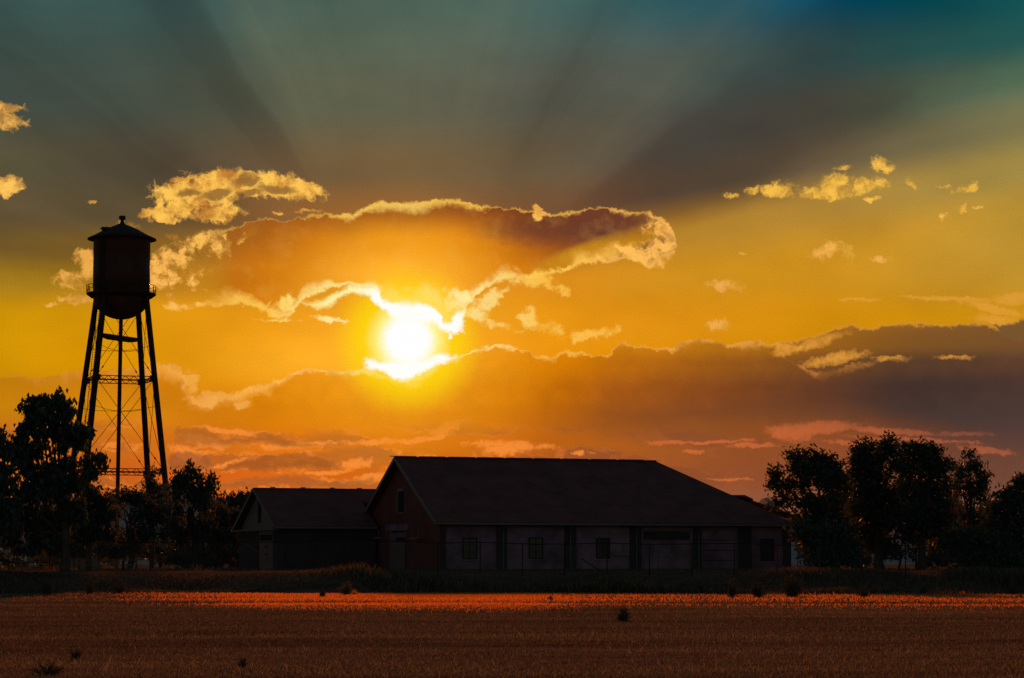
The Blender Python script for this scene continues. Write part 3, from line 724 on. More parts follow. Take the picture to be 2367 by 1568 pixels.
# gable wall, as one polygon with thickness
def wallprism(t0, t1, m0, m1, pts, b):
    pass
ga = [Q(W0, -(HW-wi), zb), Q(W0, (HW-wi), zb), Q(W0, (HW-wi), zt), Q(W0, 0, zR-th-.05), Q(W0, -(HW-wi), zt)]
gb = [p+AX*.35 for p in ga]
mb.quad(list(reversed(ga))); mb.quad(gb)
for i in range(5): mb.quad([ga[i], ga[(i+1) % 5], gb[(i+1) % 5], gb[i]])
# back wall, right wall
mb.box((Q(W0+.36, HW-wi, zb)+Q(W1, HW-wi, zt))/2, ((W1-W0-.36), .35, zt-zb), AX)
mb.box((Q(W1, -(HW-wi)+.2, zb)+Q(W1, HW-wi-.2, zt))/2, (2*(HW-wi)-.8, .35, zt-zb), NB)
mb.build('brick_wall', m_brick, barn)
# front: brick piers, pale panels between them
def tpx(px, m=-(HW-wi)):
    "distance along the front wall seen at that column"
    k = (px-CX)/FP; o = OB+NB*m
    return (k*o.y-o.x)/(AX.x-k*AX.y)
bays = [(1020,1148),(1170,1305),(1330,1455),(1480,1600),(1618,1705),(1733,1808)]
yf = -(HW-wi)
def fbox(b, x0, x1, z0, z1, off, depth):
    "box on the front wall: off = how far its face stands in front of the panel plane"
    a = Q(x0, yf-off, z0); c = Q(x1, yf-off+depth, z1); b.box((a+c)/2, (x1-x0, depth, z1-z0), AX)
edges = [tpx(996)] + [tpx(v) for bb in bays for v in bb] + [W1]
edges[0] = W0+.37
for i in range(0, len(edges), 2):
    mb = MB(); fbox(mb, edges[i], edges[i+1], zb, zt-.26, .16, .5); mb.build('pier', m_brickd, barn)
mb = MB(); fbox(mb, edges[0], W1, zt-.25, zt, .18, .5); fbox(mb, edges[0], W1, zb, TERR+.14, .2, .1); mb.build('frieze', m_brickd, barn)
mb = MB(); mb.beam(Q(-e, -HW-.06, zE-.12), Q(LE, -HW-.06, zE-.12), .12, .12)
for px in (1160, 1315, 1467, 1610): mb.tube([Q(tpx(px), -HW-.03, zE-.15), Q(tpx(px), -HW+.12, zE-.4), Q(tpx(px)+.02, yf-.24, zE-.75), Q(tpx(px)+.02, yf-.24, TERR+.1)], .05, 6)
mb.build('gutter', m_steel, barn)
zz = lambda py, px=1400: at(px, py, (OB+AX*tpx(px)+NB*yf).y).z
def window(b0, b1, y0, y1, blind=False, mull=2, nm='window'):
    x0, x1 = tpx(b0), tpx(b1); z1, z0 = zz(y0, b0), zz(y1, b0)
    mb = MB(); f = .07
    for a in ((x0, x1, z0, z0+f), (x0, x1, z1-f, z1), (x0, x0+f, z0+f, z1-f), (x1-f, x1, z0+f, z1-f)): fbox(mb, *a, .03, .12)
    for k in range(1, mull): xm = x0+(x1-x0)*k/mull; fbox(mb, xm-.02, xm+.02, z0+f, z1-f, .025, .1)
    for k in range(1, 3): zm = z0+(z1-z0)*k/3; fbox(mb, x0+f, x1-f, zm-.018, zm+.018, .022, .09)
    w = mb.build(nm, m_dark, barn)
    mb = MB(); fbox(mb, x0+.05, x1-.05, z0+.05, z1-.05, .01, .05); mb.build('pane', m_glass, w)
    mb = MB(); fbox(mb, x0-.12, x1+.12, z0-.13, z0, .1, .18); mb.build('sill', m_plaster, w)
for i, (a, b) in enumerate(bays):
    x0, x1 = tpx(a), tpx(b)
    mb = MB()
    if i in (0, 1, 2, 5):
        fbox(mb, x0+.003, x1-.003, zb, zt-.26, 0, .25); mb.build('wall_panel', m_plaster, barn)
    elif i == 3:
        for (p, q, z0, z1) in ((x0+.003, x0+.2, zb, zt-.26), (x1-.2, x1-.003, zb, zt-.26), (x0+.203, x1-.203, zt-.55, zt-.26)): fbox(mb, p, q, z0, z1, .03, .3)
        mb.build('door_frame', m_trim, barn)
        mb = MB(); fbox(mb, x0+.203, x1-.203, TERR, zt-.56, -.06, .08)
        n = 16
        for k in range(n): zk = TERR+(zt-.56-TERR)*(k+.5)/n; fbox(mb, x0+.203, x1-.203, zk-.015, zk+.015, -.045, .03)
        d = mb.build('sliding_door', m_plaster, barn)
        mb = MB(); fbox(mb, tpx(1515), tpx(1600)-.2, TERR+1.0, TERR+1.04, -.03, .03); fbox(mb, tpx(1520), tpx(1522), TERR, zt-.9, -.03, .03); mb.build('door_batten', m_trim, d)
        mb = MB(); fbox(mb, tpx(1550), tpx(1561), zz(1279, 1555), zz(1254, 1555), -.03, .03); mb.build('pane', m_glass, d)
        mb = MB(); fbox(mb, x0+.25, x1-.25, zt-1.2, zt-.62, -.02, .05); mb.build('lintel_panel', m_brickd, d)
    else:
        for (p, q, z0, z1) in ((x0+.003, x0+.12, zb, zt-.26), (x1-.12, x1-.003, zb, zt-.26), (x0+.123, x1-.123, zt-.48, zt-.26)): fbox(mb, p, q, z0, z1, .03, .3)
        mb.build('door_frame', m_trim, barn)
        mb = MB(); h = (zt-.48-TERR)/4
        for k in range(4): fbox(mb, x0+.123, x1-.123, TERR+h*k+.02, TERR+h*(k+1)-.02, -.05, .07)
        mb.build('roller_door', m_plaster, barn)
window(1069, 1103, 1243, 1293); window(1222, 1255, 1243, 1292); window(1377, 1409, 1244, 1292); window(1756, 1787, 1246, 1297)
mb = MB(); fbox(mb, tpx(1412), tpx(1452), zz(1285, 1430), zz(1275, 1430), .16, .22); fbox(mb, tpx(1438), tpx(1442), zz(1275, 1430), zz(1258, 1430), .1, .08); mb.build('wall_shelf', m_trim, barn)
# gable end: door, transom, canopy, window, lamps
yg = lambda m: None
def mpx(px, t=W0):
    k = (px-CX)/FP; o = OB+AX*t
    return (k*o.y-o.x)/(NB.x-k*NB.y)
def gbox(b, px0, px1, py1, py0, off, depth, t=W0):
    "box on the gable wall between two columns and two rows, standing off in front of it"
    m0, m1 = mpx(px0), mpx(px1); mc = (m0+m1)/2; Dp = Q(t, mc, 0).y; cx = (px0+px1)/2
    z0, z1 = at(cx, py0, Dp).z, at(cx, py1, Dp).z
    a = Q(t-off, m0, z0); c = Q(t-off+depth, m1, z1); b.box((a+c)/2, (abs(m0-m1), depth, z1-z0), NB)
mb = MB(); gbox(mb, 896, 945, 1213, 1227, .12, .12); mb.build('door_lintel', m_plaster, barn)
mb = MB(); gbox(mb, 903, 940, 1227, 1320, .06, .06)
for y in (1250, 1270, 1290): gbox(mb, 904, 939, y, y+1.2, .075, .02)
d = mb.build('gable_door', m_door, barn)
mb = MB(); gbox(mb, 909, 939, 1228, 1231, .09, .04); gbox(mb, 918, 939, 1243, 1253, .085, .03); mb.build('pane', m_glass, d)
mb = MB(); gbox(mb, 922.5, 933, 1137, 1184, .05, .05); w = mb.build('window', m_dark, barn)
mb = MB(); gbox(mb, 920, 935, 1129, 1136, .08, .08); mb.build('lintel', m_trim, w)
mb = MB(); gbox(mb, 920, 934, 1185, 1189, .1, .1); mb.build('sill', m_trim, w)
mb = MB(); gbox(mb, 919.5, 922, 1138, 1184, .07, .05); mb.build('frame', m_trim, w)
for px in (876, 970):
    mb = MB(); gbox(mb, px-5, px+8, 1242, 1247, .55, .5); gbox(mb, px, px+2, 1225, 1242, .12, .12); mb.build('wall_lamp', m_trim, barn)
# raised roof over the rear loading bay, seen behind the hip
a0 = at(1697, 1148, 205); mb = MB()
def P_(px, py, D): return at(px, py, D)
ext = thing('rear_loading_bay', (P_(1760, 1300, 206).x, 206, TERR), 'low roofed bay rising behind the right end of the long roof', 'building')
rr_ = []
x0, x1, x2 = P_(1660, 1200, 204).x, P_(1722, 1200, 204).x, P_(1741, 1200, 204).x
z0, z1 = P_(1722, 1144.5, 204).z, P_(1741, 1153, 204).z
mb = MB()
def slab2(pts, t, b):
    lo = [Vector(p)-UP*t for p in pts]; pts = [Vector(p) for p in pts]; b.quad(pts); b.quad(list(reversed(lo))); n = len(pts)
    for i in range(n): b.quad([lo[i], lo[(i+1) % n], pts[(i+1) % n], pts[i]])
slab2([(x0, 204, z0), (x1, 204, z0), (x1, 211, z0), (x0, 211, z0)], .15, mb)
slab2([(x1, 204, z0), (x2, 204, z1), (x2, 211, z1), (x1, 211, z0)], .15, mb)
x3, zq, x4, zs = P_(1738, 1200, 206).x, P_(1738, 1158, 206).z, P_(1850, 1200, 206).x, P_(1850, 1196, 206).z
slab2([(x0, 205, zq), (x3, 205, zq), (x3, 212, zq), (x0, 212, zq)], .15, mb)
slab2([(x3, 205, zq), (x4, 205, zs), (x4, 212, zs), (x3, 212, zq)], .15, mb)
mb.build('roof', m_shingle, ext)
mb = MB(); mb.box(((x0+x4)/2-.3, 208.5, (zs+zb)/2-.1), (x4-x0-1, 6, zs-zb-.25)); mb.build('wall', m_brickd, ext)
mb = MB(); mb.box(((x0+x3)/2, 207.5, (zq+z1)/2), (x3-x0-.5, 5, z0-zq-.1)); mb.build('clerestory', m_brickd, ext)
# sign
p = at(1925, 1265, 178)
pst = thing('warning_sign', (p.x, 178, TERR), 'small orange square sign on a post right of the warehouse', 'sign')
mb = MB(); mb.beam((p.x, 178.05, TERR-.1), (p.x, 178.05, p.z+.1), .07); mb.build('post', m_steel, pst)
p = at(1844.5, 1263, 178); pst.location.x += 0
mb = MB()

# ------------------------------------------------------------------ small building
h2 = 5.9; OS = Vector((at(585, 1200, 191.3).x, 191.3, 0))+AX*.4; zR2, zE2 = 7.2, 4.34
def Q2(t, m, z): return OS+AX*t+NB*m+UP*z
LS = 15.5
# it stops where its front meets the gable of the barn and runs on behind it
shed = thing('gabled_annex', tuple(Q2(0, -5, TERR)), 'lower gabled brick building joined to the left end of the warehouse', 'building')
mb = MB()
slab([Q2(-.4, -h2, zE2), Q2(7.35, -h2, zE2), Q2(5.2, -1.9+0, zE2+(zR2-zE2)*(1-1.9/h2)), Q2(9.2, 0, zR2), Q2(-.4, 0, zR2)][:2]+[Q2(7.35, 0, zR2), Q2(-.4, 0, zR2)], .2, mb)
slab([Q2(7.35, -1.85, zE2+(zR2-zE2)*(1-1.85/h2)), Q2(LS, -1.85, zE2+(zR2-zE2)*(1-1.85/h2)), Q2(LS, 0, zR2), Q2(7.35, 0, zR2)], .2, mb)
slab([Q2(-.4, 0, zR2), Q2(LS, 0, zR2), Q2(LS, h2, zE2), Q2(-.4, h2, zE2)], .2, mb)
mb.beam(Q2(-.4, 0, zR2+.02), Q2(LS, 0, zR2+.02), .25, .06)
sroof = mb.build('roof', m_shingle, shed)
for px in (630, 700, 768, 830):
    k = (px-CX)/FP; t = (k*OS.y-OS.x)/(AX.x-k*AX.y); mb = MB(); mb.box(Q2(t, -.12, zR2+.03), (.32, .2, .16), AX); mb.build('ridge_vent', m_plaster, sroof)
mb = MB()
for s in (-1, 1): mb.beam(Q2(-.43, s*h2, zE2-.08), Q2(-.43, 0, zR2-.08), .06, .22, up=UP)
mb.build('verge_board', m_trim, shed)
zt2 = zE2-.2; hw2 = h2-.45
mb = MB()
mb.box((Q2(.36, -hw2, zb)+Q2(7.3, -hw2, zt2))/2, (6.94, .3, zt2-zb), AX)
mb.box((Q2(.36, hw2, zb)+Q2(LS-.2, hw2, zt2))/2, (LS-.56, .3, zt2-zb), AX)
mb.box((Q2(0.18, -hw2-.15, zb)+Q2(.18, hw2+.15, zt2-.05))/2, (2*hw2+.3, .35, zt2-.05-zb), NB)
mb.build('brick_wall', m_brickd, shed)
mb = MB(); g0 = [Q2(.02, -hw2, zt2-.05), Q2(.02, hw2, zt2-.05), Q2(.02, .35, zR2-.36), Q2(.02, -.35, zR2-.36)]; g1 = [p+AX*.3 for p in g0]
mb.quad(list(reversed(g0))); mb.quad(g1)
for i in range(4): mb.quad([g0[i], g0[(i+1) % 4], g1[(i+1) % 4], g1[i]])
mb.build('gable_boarding', m_trim, shed)
mb = MB(); mb.box(Q2(-.02, -.35, (zt2+zR2)/2-.12), (.5, .08, 1.75), NB); mb.build('louvre', m_dark, shed)
mb = MB(); mb.beam(Q2(-.42, -h2, zt2-.02), Q2(-.42, h2, zt2-.02), .1, .1); mb.beam(Q2(-.4, -h2-.06, zE2-.1), Q2(7.3, -h2-.06, zE2-.1), .12, .12); mb.build('gutter', m_trim, shed)
def m2px(px):
    k = (px-CX)/FP; return (k*OS.y-OS.x)/(NB.x-k*NB.y)
m0, m1 = m2px(603), m2px(634)
m1 = max(m1, -hw2+.02)
mb = MB(); mb.box(Q2(-.03, (m0+m1)/2, (TERR+zt2-.1)/2), (abs(m0-m1), .08, zt2-.1-TERR), NB)
d = mb.build('panelled_door', m_door, shed)
mb = MB(); mc = (m0+m1)/2
mb.box(Q2(-.08, mc, 3.55), (abs(m0-m1)-.5, .04, .42), NB); mb.box(Q2(-.08, mc-.25, 2.9), (.55, .04, .16), NB); mb.box(Q2(-.08, mc-.25, 2.35), (.55, .04, .14), NB)
mb.build('pane', m_dark, d)

# ------------------------------------------------------------------ things round the buildings
def thing_sign(): pass
p = at(1844, 1263, 176)
for o in list(pst.children): bpy.data.objects.remove(o)
pst.location = (p.x, 176, TERR); pst['_org'] = (p.x, 176., TERR)
mb = MB(); mb.beam((p.x, 176.06, TERR-.1), (p.x, 176.06, p.z+.1), .07); mb.build('post', m_steel, pst)
mb = MB(); mb.box((p.x, 176, p.z), (.36, .03, .36)); mb.build('sign_plate', m_orange, pst)
# leaning pole
a, b = at(568, 1256, 183), at(640, 1310, 183)
mb = MB(); mb.tube([a, b], .035, 8); o = mb.build('leaning_pole', m_steel); tag(o, 'thin pale pole leaning down against the end wall of the small building', 'pole')
# fence
fa, fb, fc = at(60, 1300, 176), at(1000, 1300, 152.5), at(2420, 1300, 150.5)
fence = thing('chain_link_fence', (fb.x, fb.y, TERR), 'tall chain link fence in front of the warehouse', 'fence')
H = 1.85
def fpt(t):
    L1 = (Vector((fb.x, fb.y))-Vector((fa.x, fa.y))).length; d = t
    if d < L1: q = Vector((fa.x, fa.y)).lerp(Vector((fb.x, fb.y)), d/L1)
    else:
        L2 = (Vector((fc.x, fc.y))-Vector((fb.x, fb.y))).length; q = Vector((fb.x, fb.y)).lerp(Vector((fc.x, fc.y)), (d-L1)/L2)
    return Vector((q.x, q.y, float(gz(q.x, q.y))))
L1 = (Vector((fb.x, fb.y))-Vector((fa.x, fa.y))).length; LT = L1+(Vector((fc.x, fc.y))-Vector((fb.x, fb.y))).length
t = .25+0; posts = []
x_first = at(1110, 1300, 152.2).x
t0 = L1+(x_first-fb.x); t = t0 % 2.47
while t < LT:
    p = fpt(t); posts.append(p); mb = MB(); mb.tube([p-UP*.1, p+UP*(H+.05)], .035, 6); mb.tube([p+UP*(H+.05), p+UP*(H+.09)], [.045, .01], 6); mb.build('post', m_tower, fence); t += 2.47
mb = MB()
for a, b in zip(posts[:-1], posts[1:]): mb.tube([a+UP*H, b+UP*H], .028, 6)
mb.build('top_rail', m_tower, fence)
mb = MB()
for px0, px1 in ((1345, 1397),):
    k0, k1 = L1+at(px0, 1300, 152).x-fb.x, L1+at(px1, 1300, 152).x-fb.x
    mb.tube([fpt(k0)+UP*.95, fpt(k1)+UP*.05], .03, 6)
mb.build('brace', m_tower, fence)
# woven wire, built as real diagonal strands
V = []; F = []; sp = .16; t = 0
while t < LT-2:
    for sg in (1, -1):
        a = fpt(t); b = fpt(min(t+H, LT)); za, zb_ = (.03, H) if sg > 0 else (H, .03)
        p = a+UP*za; q = b+UP*zb_; d = Vector((0,0,.002)); e_ = Vector((.002, .002, 0))
        i = len(V)
        for s_ in (p, q):
            V += [tuple(s_-d-e_), tuple(s_+e_), tuple(s_+d-e_)]
        for k in range(3): F.append((i+k, i+(k+1) % 3, i+3+(k+1) % 3, i+3+k))
    t += sp
raw_mesh('wire_mesh', V, F, m_steel, fence)

def picnic_table(cx_px, D, label, rot, items=False, zoff=0.0):
    p = at(cx_px, 1320, D); z = float(gz(p.x, D))+zoff; t = thing('picnic_table', (p.x, D, z), label, 'picnic table', 'picnic tables on the bank')
    ax = Vector((math.cos(rot), math.sin(rot), 0)); ay = Vector((-ax.y, ax.x, 0)); o = Vector((p.x, D, z))
    mb = MB()
    for k in range(4): mb.box(o+ay*(-.285+.19*k)+UP*.74, (1.8, .175, .045), ax)
    mb.build('table_top', m_wood, t)
    for s in (-1, 1):
        mb = MB()
        for k in (-.095, .095): mb.box(o+ay*(s*.72+k)+UP*.44, (1.8, .17, .045), ax)
        mb.build('bench', m_wood, t)
    for s in (-1, 1):
        mb = MB(); c = o+ax*s*.62
        mb.beam(c+ay*.58, c+ay*.2+UP*.7, .09, .04); mb.beam(c-ay*.58, c-ay*.2+UP*.7, .09, .04); mb.beam(c-ay*.78+UP*.39, c+ay*.78+UP*.39, .04, .09); mb.beam(c-ay*.34+UP*.69, c+ay*.34+UP*.69, .04, .06)
        mb.build('leg_frame', m_wood, t)
    return o, ax, ay
o, ax, ay = picnic_table(60, 150, 'wooden picnic table seen end-on with a bottle and a bag on top', R(84))
b0 = o+ay*(-.12)-ax*.5+UP*.763
t = thing('bottle', tuple(b0), 'pale bottle standing on the picnic table', 'bottle'); mb = MB(); mb.lathe(b0, [(.001,0),(.05,0),(.05,.2),(.02,.28),(.02,.33)], 12); mb.build('glass_body', m_white, t, True); mb = MB(); mb.lathe(b0+UP*.331, [(.024,0),(.024,.04),(.001,.04)], 10); mb.build('cap', m_steel, t)
b1 = o+ay*(-.34+.15)-ax*.2+UP*.763
t = thing('paper_bag', tuple(b1+ay*-.05), 'crumpled reddish bag beside the bottle on the picnic table', 'bag'); mb = MB(); b1 = b1-ay*.08
mb.hexa([b1+Vector(v) for v in ((-.09,-.06,0),(.09,-.06,0),(.09,.06,0),(-.09,.06,0),(-.1,-.05,.22),(.06,-.07,.26),(.1,.05,.2),(-.07,.06,.25))]); mb.build('bag_body', m_door, t)
mb = MB(); mb.tube([b1+Vector((-.05,0,.23)), b1+Vector((-.02,0,.3)), b1+Vector((.04,0,.23))], .008, 5); mb.build('handle', m_door, t)
picnic_table(206, 160, 'dark picnic table in front of the wooden crate', R(6))
picnic_table(292, 162, 'dark picnic table under the trees right of the tower pipe', R(12))
# crate
c = at(194, 1314, 186); c.z = TERR
t = thing('wooden_crate', tuple(c), 'large brown boarded crate on the ground beside the tree trunk', 'crate')
w_, h_ = 61*186/FP, .86
mb = MB()
for k in range(12): mb.box(c+Vector((-w_/2+w_*(k+.5)/12, 0, h_/2)), (w_/12-.012, .9, h_-.08))
mb.build('boards', m_wood, t)
mb = MB()
for z in (.05, h_): mb.box(c+Vector((0, 0, z)), (w_+.06, .96, .07))
for s in (-1, 1): mb.box(c+Vector((s*(w_/2+.0), -.47, h_/2)), (.08, .05, h_-.1))
mb.build('frame', m_wood, t)
for s in (-1, 1): mb = MB(); mb.box(c+Vector((s*w_*.35, 0, -.03)), (.12, .9, .1)); mb.build('skid', m_wood, t)
# pale shed at the left edge
c = at(36, 1314, 215); c.z = TERR; sc_ = 215/FP
t = thing('garden_shed', tuple(c), 'small shed with a pale roof at the left edge under the trees', 'shed')
wA, wB = 48*sc_, 42*sc_; ze, zr = at(36, 1296, 215).z, at(36, 1275, 215).z
mb = MB(); mb.box(c+Vector((0, 1.0, (ze-TERR)/2)), (wB, 2.0, ze-TERR)); mb.build('wall', m_brickd, t)
mb = MB(); slab2([c+Vector((-wA/2+.35, -.25, ze-TERR)), c+Vector((wA/2, -.25, ze-TERR)), c+Vector((wA/2, 1.1, zr-TERR)), c+Vector((-wA/2-.05, 1.1, zr-TERR))], .05, mb)
slab2([c+Vector((-wA/2-.05, 1.1, zr-TERR)), c+Vector((wA/2, 1.1, zr-TERR)), c+Vector((wA/2, 2.3, ze-TERR)), c+Vector((-wA/2+.35, 2.3, ze-TERR))], .05, mb); mb.build('roof', m_white, t)
mb = MB(); mb.box(c+Vector((-.45, -.02, .35)), (.5, .04, .75)); mb.build('door', m_dark, t)
# post with a tap under the tower
c = at(284, 1326, 158); z = float(gz(c.x, 158))
t = thing('standpipe', (c.x, 158, z), 'short dark standpipe with a tap in front of the tower riser', 'standpipe')
mb = MB(); mb.tube([(c.x, 158, z-.1), (c.x, 158, z+.62), (c.x+.05, 158, z+.7)], [.06, .055, .03], 8); mb.build('pipe', m_tower, t); mb = MB(); mb.tube([(c.x, 158, z+.5), (c.x+.02, 157.85, z+.5), (c.x+.02, 157.82, z+.42)], .03, 6); mb.tube([(c.x-.08, 158, z+.64), (c.x+.12, 158, z+.66)], .015, 5); mb.build('tap', m_tower, t)
# low house at the right edge
c = at(2330, 1314, 200); c.z = TERR; sc_ = 200/FP
t = thing('low_house', tuple(c), 'low dark house with a shallow roof behind the trees at the right edge', 'house')
wA = 150*sc_; ze, zr = at(2330, 1272, 200).z, at(2330, 1262, 200).z
mb = MB(); mb.box(c+Vector((wA*.25, 2.5, (ze-TERR)/2)), (wA*1.3, 5, ze-TERR)); mb.build('wall', m_brickd, t)
mb = MB(); slab2([c+Vector((-wA*.44, -.5, ze-TERR)), c+Vector((wA*.95, -.5, ze-TERR)), c+Vector((wA*.95, 2.5, zr-TERR+.3)), c+Vector((-wA*.44, 2.5, zr-TERR+.3))], .12, mb)
slab2([c+Vector((-wA*.44, 2.5, zr-TERR+.3)), c+Vector((wA*.95, 2.5, zr-TERR+.3)), c+Vector((wA*.95, 5.5, ze-TERR)), c+Vector((-wA*.44, 5.5, ze-TERR))], .12, mb); mb.build('roof', m_shingle, t)
mb = MB(); p = at(2305, 1287, 199.9); mb.box((p.x, 199.97, p.z), (.3, .05, .34)); mb.build('window', m_white, t)
# boulder
c = at(1852, 1314, 170); z = float(gz(c.x, 170)); rr = np.random.default_rng(3)
o = None; mb = MB(); n = 14
prof = [(.001, .42), (.14, .4), (.24, .3), (.3, .12), (.31, -.05)]
mb.lathe((c.x, 170, z), list(reversed(prof)), n)
mb.v = [(v[0]+math.sin(i*1.7)*.03, v[1]+math.cos(i*2.3)*.03, v[2]+math.sin(i*3.1)*.02) for i, v in enumerate(mb.v)]
o = mb.build('boulder', m_rock); tag(o, 'single pale boulder on the ground right of the warehouse', 'boulder')
# ------------------------------------------------------------------ trees
def tree(name, label, D, base_px, blobs, seed, leaf=.16, droop=0.0, dens=1.0, trunk_r=.28, m=m_leaf, group=None, cat='tree', depth=.8, cl=.42, per=26, upright=0.0, elong=.4, forks=None, base_y=None, fat=1.0):
    rr = np.random.default_rng(seed); sc = D/FP
    b = at(base_px, 1314, D); z0 = float(gz(b.x, D)); b.z = z0
    t = thing(name, tuple(b), label, cat, group)
    cs = []
    for (px, py, rx, ry) in blobs:
        rx *= fat; ry *= fat
        c = at(px, py, D); R_ = min((rx+ry)/2, 60)*sc*depth
        off = rr.uniform(-.6, .6)*R_
        cs.append((Vector((c.x*(D+off)/D, D+off, EYE+(c.z-EYE)*(D+off)/D)), rx*sc, R_, ry*sc))
    # limbs
    top = max(c[0].z for c in cs); low = min(c[0].z-c[3]*.3 for c in cs)
    fork = Vector((b.x, D, z0+(low-z0)*.75+.8)); 
    mid = Vector((sum(c[0].x for c in cs)/len(cs)*.5+b.x*.5, D, (fork.z+top)/2))
    mb = MB(); mb.tube([b-UP*.3, b+UP*.25, b.lerp(fork, .5)+Vector((rr.normal(0,.1),rr.normal(0,.1),0)), fork, fork.lerp(mid, .55)+Vector((rr.normal(0,.15),0,0)), mid], [trunk_r*1.5, trunk_r*1.1, trunk_r, trunk_r*.85, trunk_r*.55, trunk_r*.3], 10)
    for (c, a, b_, h) in cs:
        s = fork.lerp(mid, rr.uniform(0, .9) if c.z > fork.z+1 else 0); m1 = s.lerp(c, .5)+Vector((rr.normal(0,.2), rr.normal(0,.2), -.1*abs(c.x-s.x)))
        r0 = trunk_r*rr.uniform(.3, .5); mb.tube([s, m1, c], [r0, r0*.6, r0*.2], 6)
        for k in range(6):
            v = Vector(rr.normal(0, 1, 3)); v.normalize(); e = c+Vector((v.x*a*.85, v.y*b_*.85, v.z*h*.85)); q = m1.lerp(c, rr.uniform(.2, 1)); mb.tube([q, (q+e)/2+Vector((0,0,.05)), e], [r0*.3, r0*.18, .008], 4)
    mb.build('trunk', m_bark, t, True)
    # leaf clumps
    LP = []; SZ = []
    for (c, a, b_, h) in cs:
        area = math.pi*a*h; ncl = max(4, int(area*dens*6.2))
        v = rr.normal(0, 1, (ncl, 3)); v /= np.linalg.norm(v, axis=1)[:, None]; rad = rr.uniform(0, 1, (ncl, 1))**.42
        rad = rad*(1+.16*np.sin(v[:, :1]*7+seed)+.12*np.sin(v[:, 2:3]*9+2*seed))
        P0 = np.array(c)+v*rad*np.array([a, b_, h])*.93
        P = P0[:, None, :]+rr.normal(0, cl*.6, (ncl, per, 3))*np.array([1, 1, .8+upright*.5])
        LP.append(P.reshape(-1, 3))
    P = np.concatenate(LP); n = len(P)
    s = leaf*rr.uniform(.55, 1.35, (n, 1))
    d1 = rr.normal(0, 1, (n, 3)); d1[:, 2] += upright*1.6-droop*2.2; d1 /= np.linalg.norm(d1, axis=1)[:, None]
    d2 = np.cross(d1, rr.normal(0, 1, (n, 3))); d2 /= np.linalg.norm(d2, axis=1)[:, None]
    V = np.stack([P-d1*s*.9, P+d2*s*elong*1.2-d1*s*.1, P+d1*s*1.1, P-d2*s*elong*1.2-d1*s*.1], 1).reshape(-1, 3)
    raw_mesh('crown', V, np.arange(n*4, dtype=np.int32).reshape(-1, 4), m, t)
    return t
GL, GR = 'trees round the water tower', 'trees right of the warehouse'
tree('broadleaf_tree', 'tall dark tree with drooping leaves rising in front of the water tower legs', 158, 150,
     [(92,935,30,22),(128,928,34,20),(150,945,26,22),(68,965,28,26),(110,965,50,22),(150,975,30,18),(60,1000,28,22),(100,1005,48,18),(160,1000,42,18),(200,998,22,14),(45,1035,24,30),(80,1040,40,18),(140,1030,34,12),(180,1020,24,16),
      (55,1075,34,26),(100,1085,46,24),(150,1075,34,20),(230,1062,22,14),(205,1075,30,16),(215,1095,26,14),(60,1130,50,34),(120,1135,56,34),(170,1120,30,26),(40,1190,50,40),(110,1200,60,40),(170,1180,30,34),(90,1260,60,34),(25,1250,24,40)],
     1, leaf=.2, droop=1.0, dens=1.5, trunk_r=.3, m=m_leaf2, group=GL, elong=.42, cl=.36, per=20)
tree('broadleaf_tree', 'dark tree cut off by the left edge of the picture', 150, -10,
     [(0,1005,14,20),(14,1040,20,18),(-20,1020,40,40),(8,1080,24,26),(-10,1110,40,40),(10,1150,44,34),(0,1200,44,40),(-30,1060,40,40)], 2, leaf=.2, droop=1.0, dens=.95, trunk_r=.24, m=m_leaf2, group=GL, cl=.36, per=20)
tree('broadleaf_tree', 'low dark tree with hanging branches between the left tower legs', 168, 205,
     [(205,1140,34,26),(235,1160,34,22),(200,1180,40,30),(245,1195,34,24),(215,1225,44,28),(180,1235,30,26),(250,1235,24,22)], 3, leaf=.17, droop=.7, dens=1.5, trunk_r=.2, group=GL)
tree('broadleaf_tree', 'rounded dark tree standing against the tower riser pipe', 190, 300,
     [(262,1150,26,16),(285,1142,18,10),(305,1150,26,16),(330,1160,30,22),(258,1185,22,18),(330,1195,36,26),(365,1190,30,28),(350,1235,40,28),(300,1240,40,22),(290,1270,60,26),(245,1265,40,24)], 4, leaf=.15, dens=1.5, trunk_r=.22, group=GL, upright=.4)
tree('broadleaf_tree', 'narrow dark tree in front of the right tower legs', 200, 352,
     [(352,1098,12,16),(345,1120,20,16),(365,1130,18,16),(350,1150,28,18),(372,1165,24,24)], 5, leaf=.15, dens=1.25, trunk_r=.15, group=GL, upright=.8, cl=.34)
tree('broadleaf_tree', 'spiky topped tree right of the water tower', 196, 432,
     [(412,1110,20,26),(440,1092,16,16),(436,1112,26,24),(462,1118,18,20),(487,1110,10,12),(484,1126,16,16),(410,1140,26,20),(450,1145,38,24),(490,1142,14,14),(405,1175,24,20),(470,1170,28,22),(450,1205,22,16),(400,1215,30,26),(470,1215,24,20),(430,1250,50,30)], 6, leaf=.16, dens=1.35, trunk_r=.2, group=GL, upright=1.2, cl=.36)
for i, (px, py, s_, lab) in enumerate([(512,1152,22,'small dark evergreen, leftmost of the row behind the small building'),(534,1144,20,'dark evergreen, second from the left in the row behind the small building'),(556,1146,20,'dark evergreen close to the eaves of the small building'),(576,1142,20,'dark evergreen peeping over the left rake of the small building')]):
    tree('evergreen_tree', lab, 230+i*3, px, [(px,py+4,8,12),(px,py+22,16,16),(px-4,py+50,22,24),(px+4,py+85,24,28),(px-2,py+125,26,30)], 20+i, leaf=.18, dens=1.2, trunk_r=.15, m=m_pine, group='evergreens behind the small building', upright=.8, cl=.35)
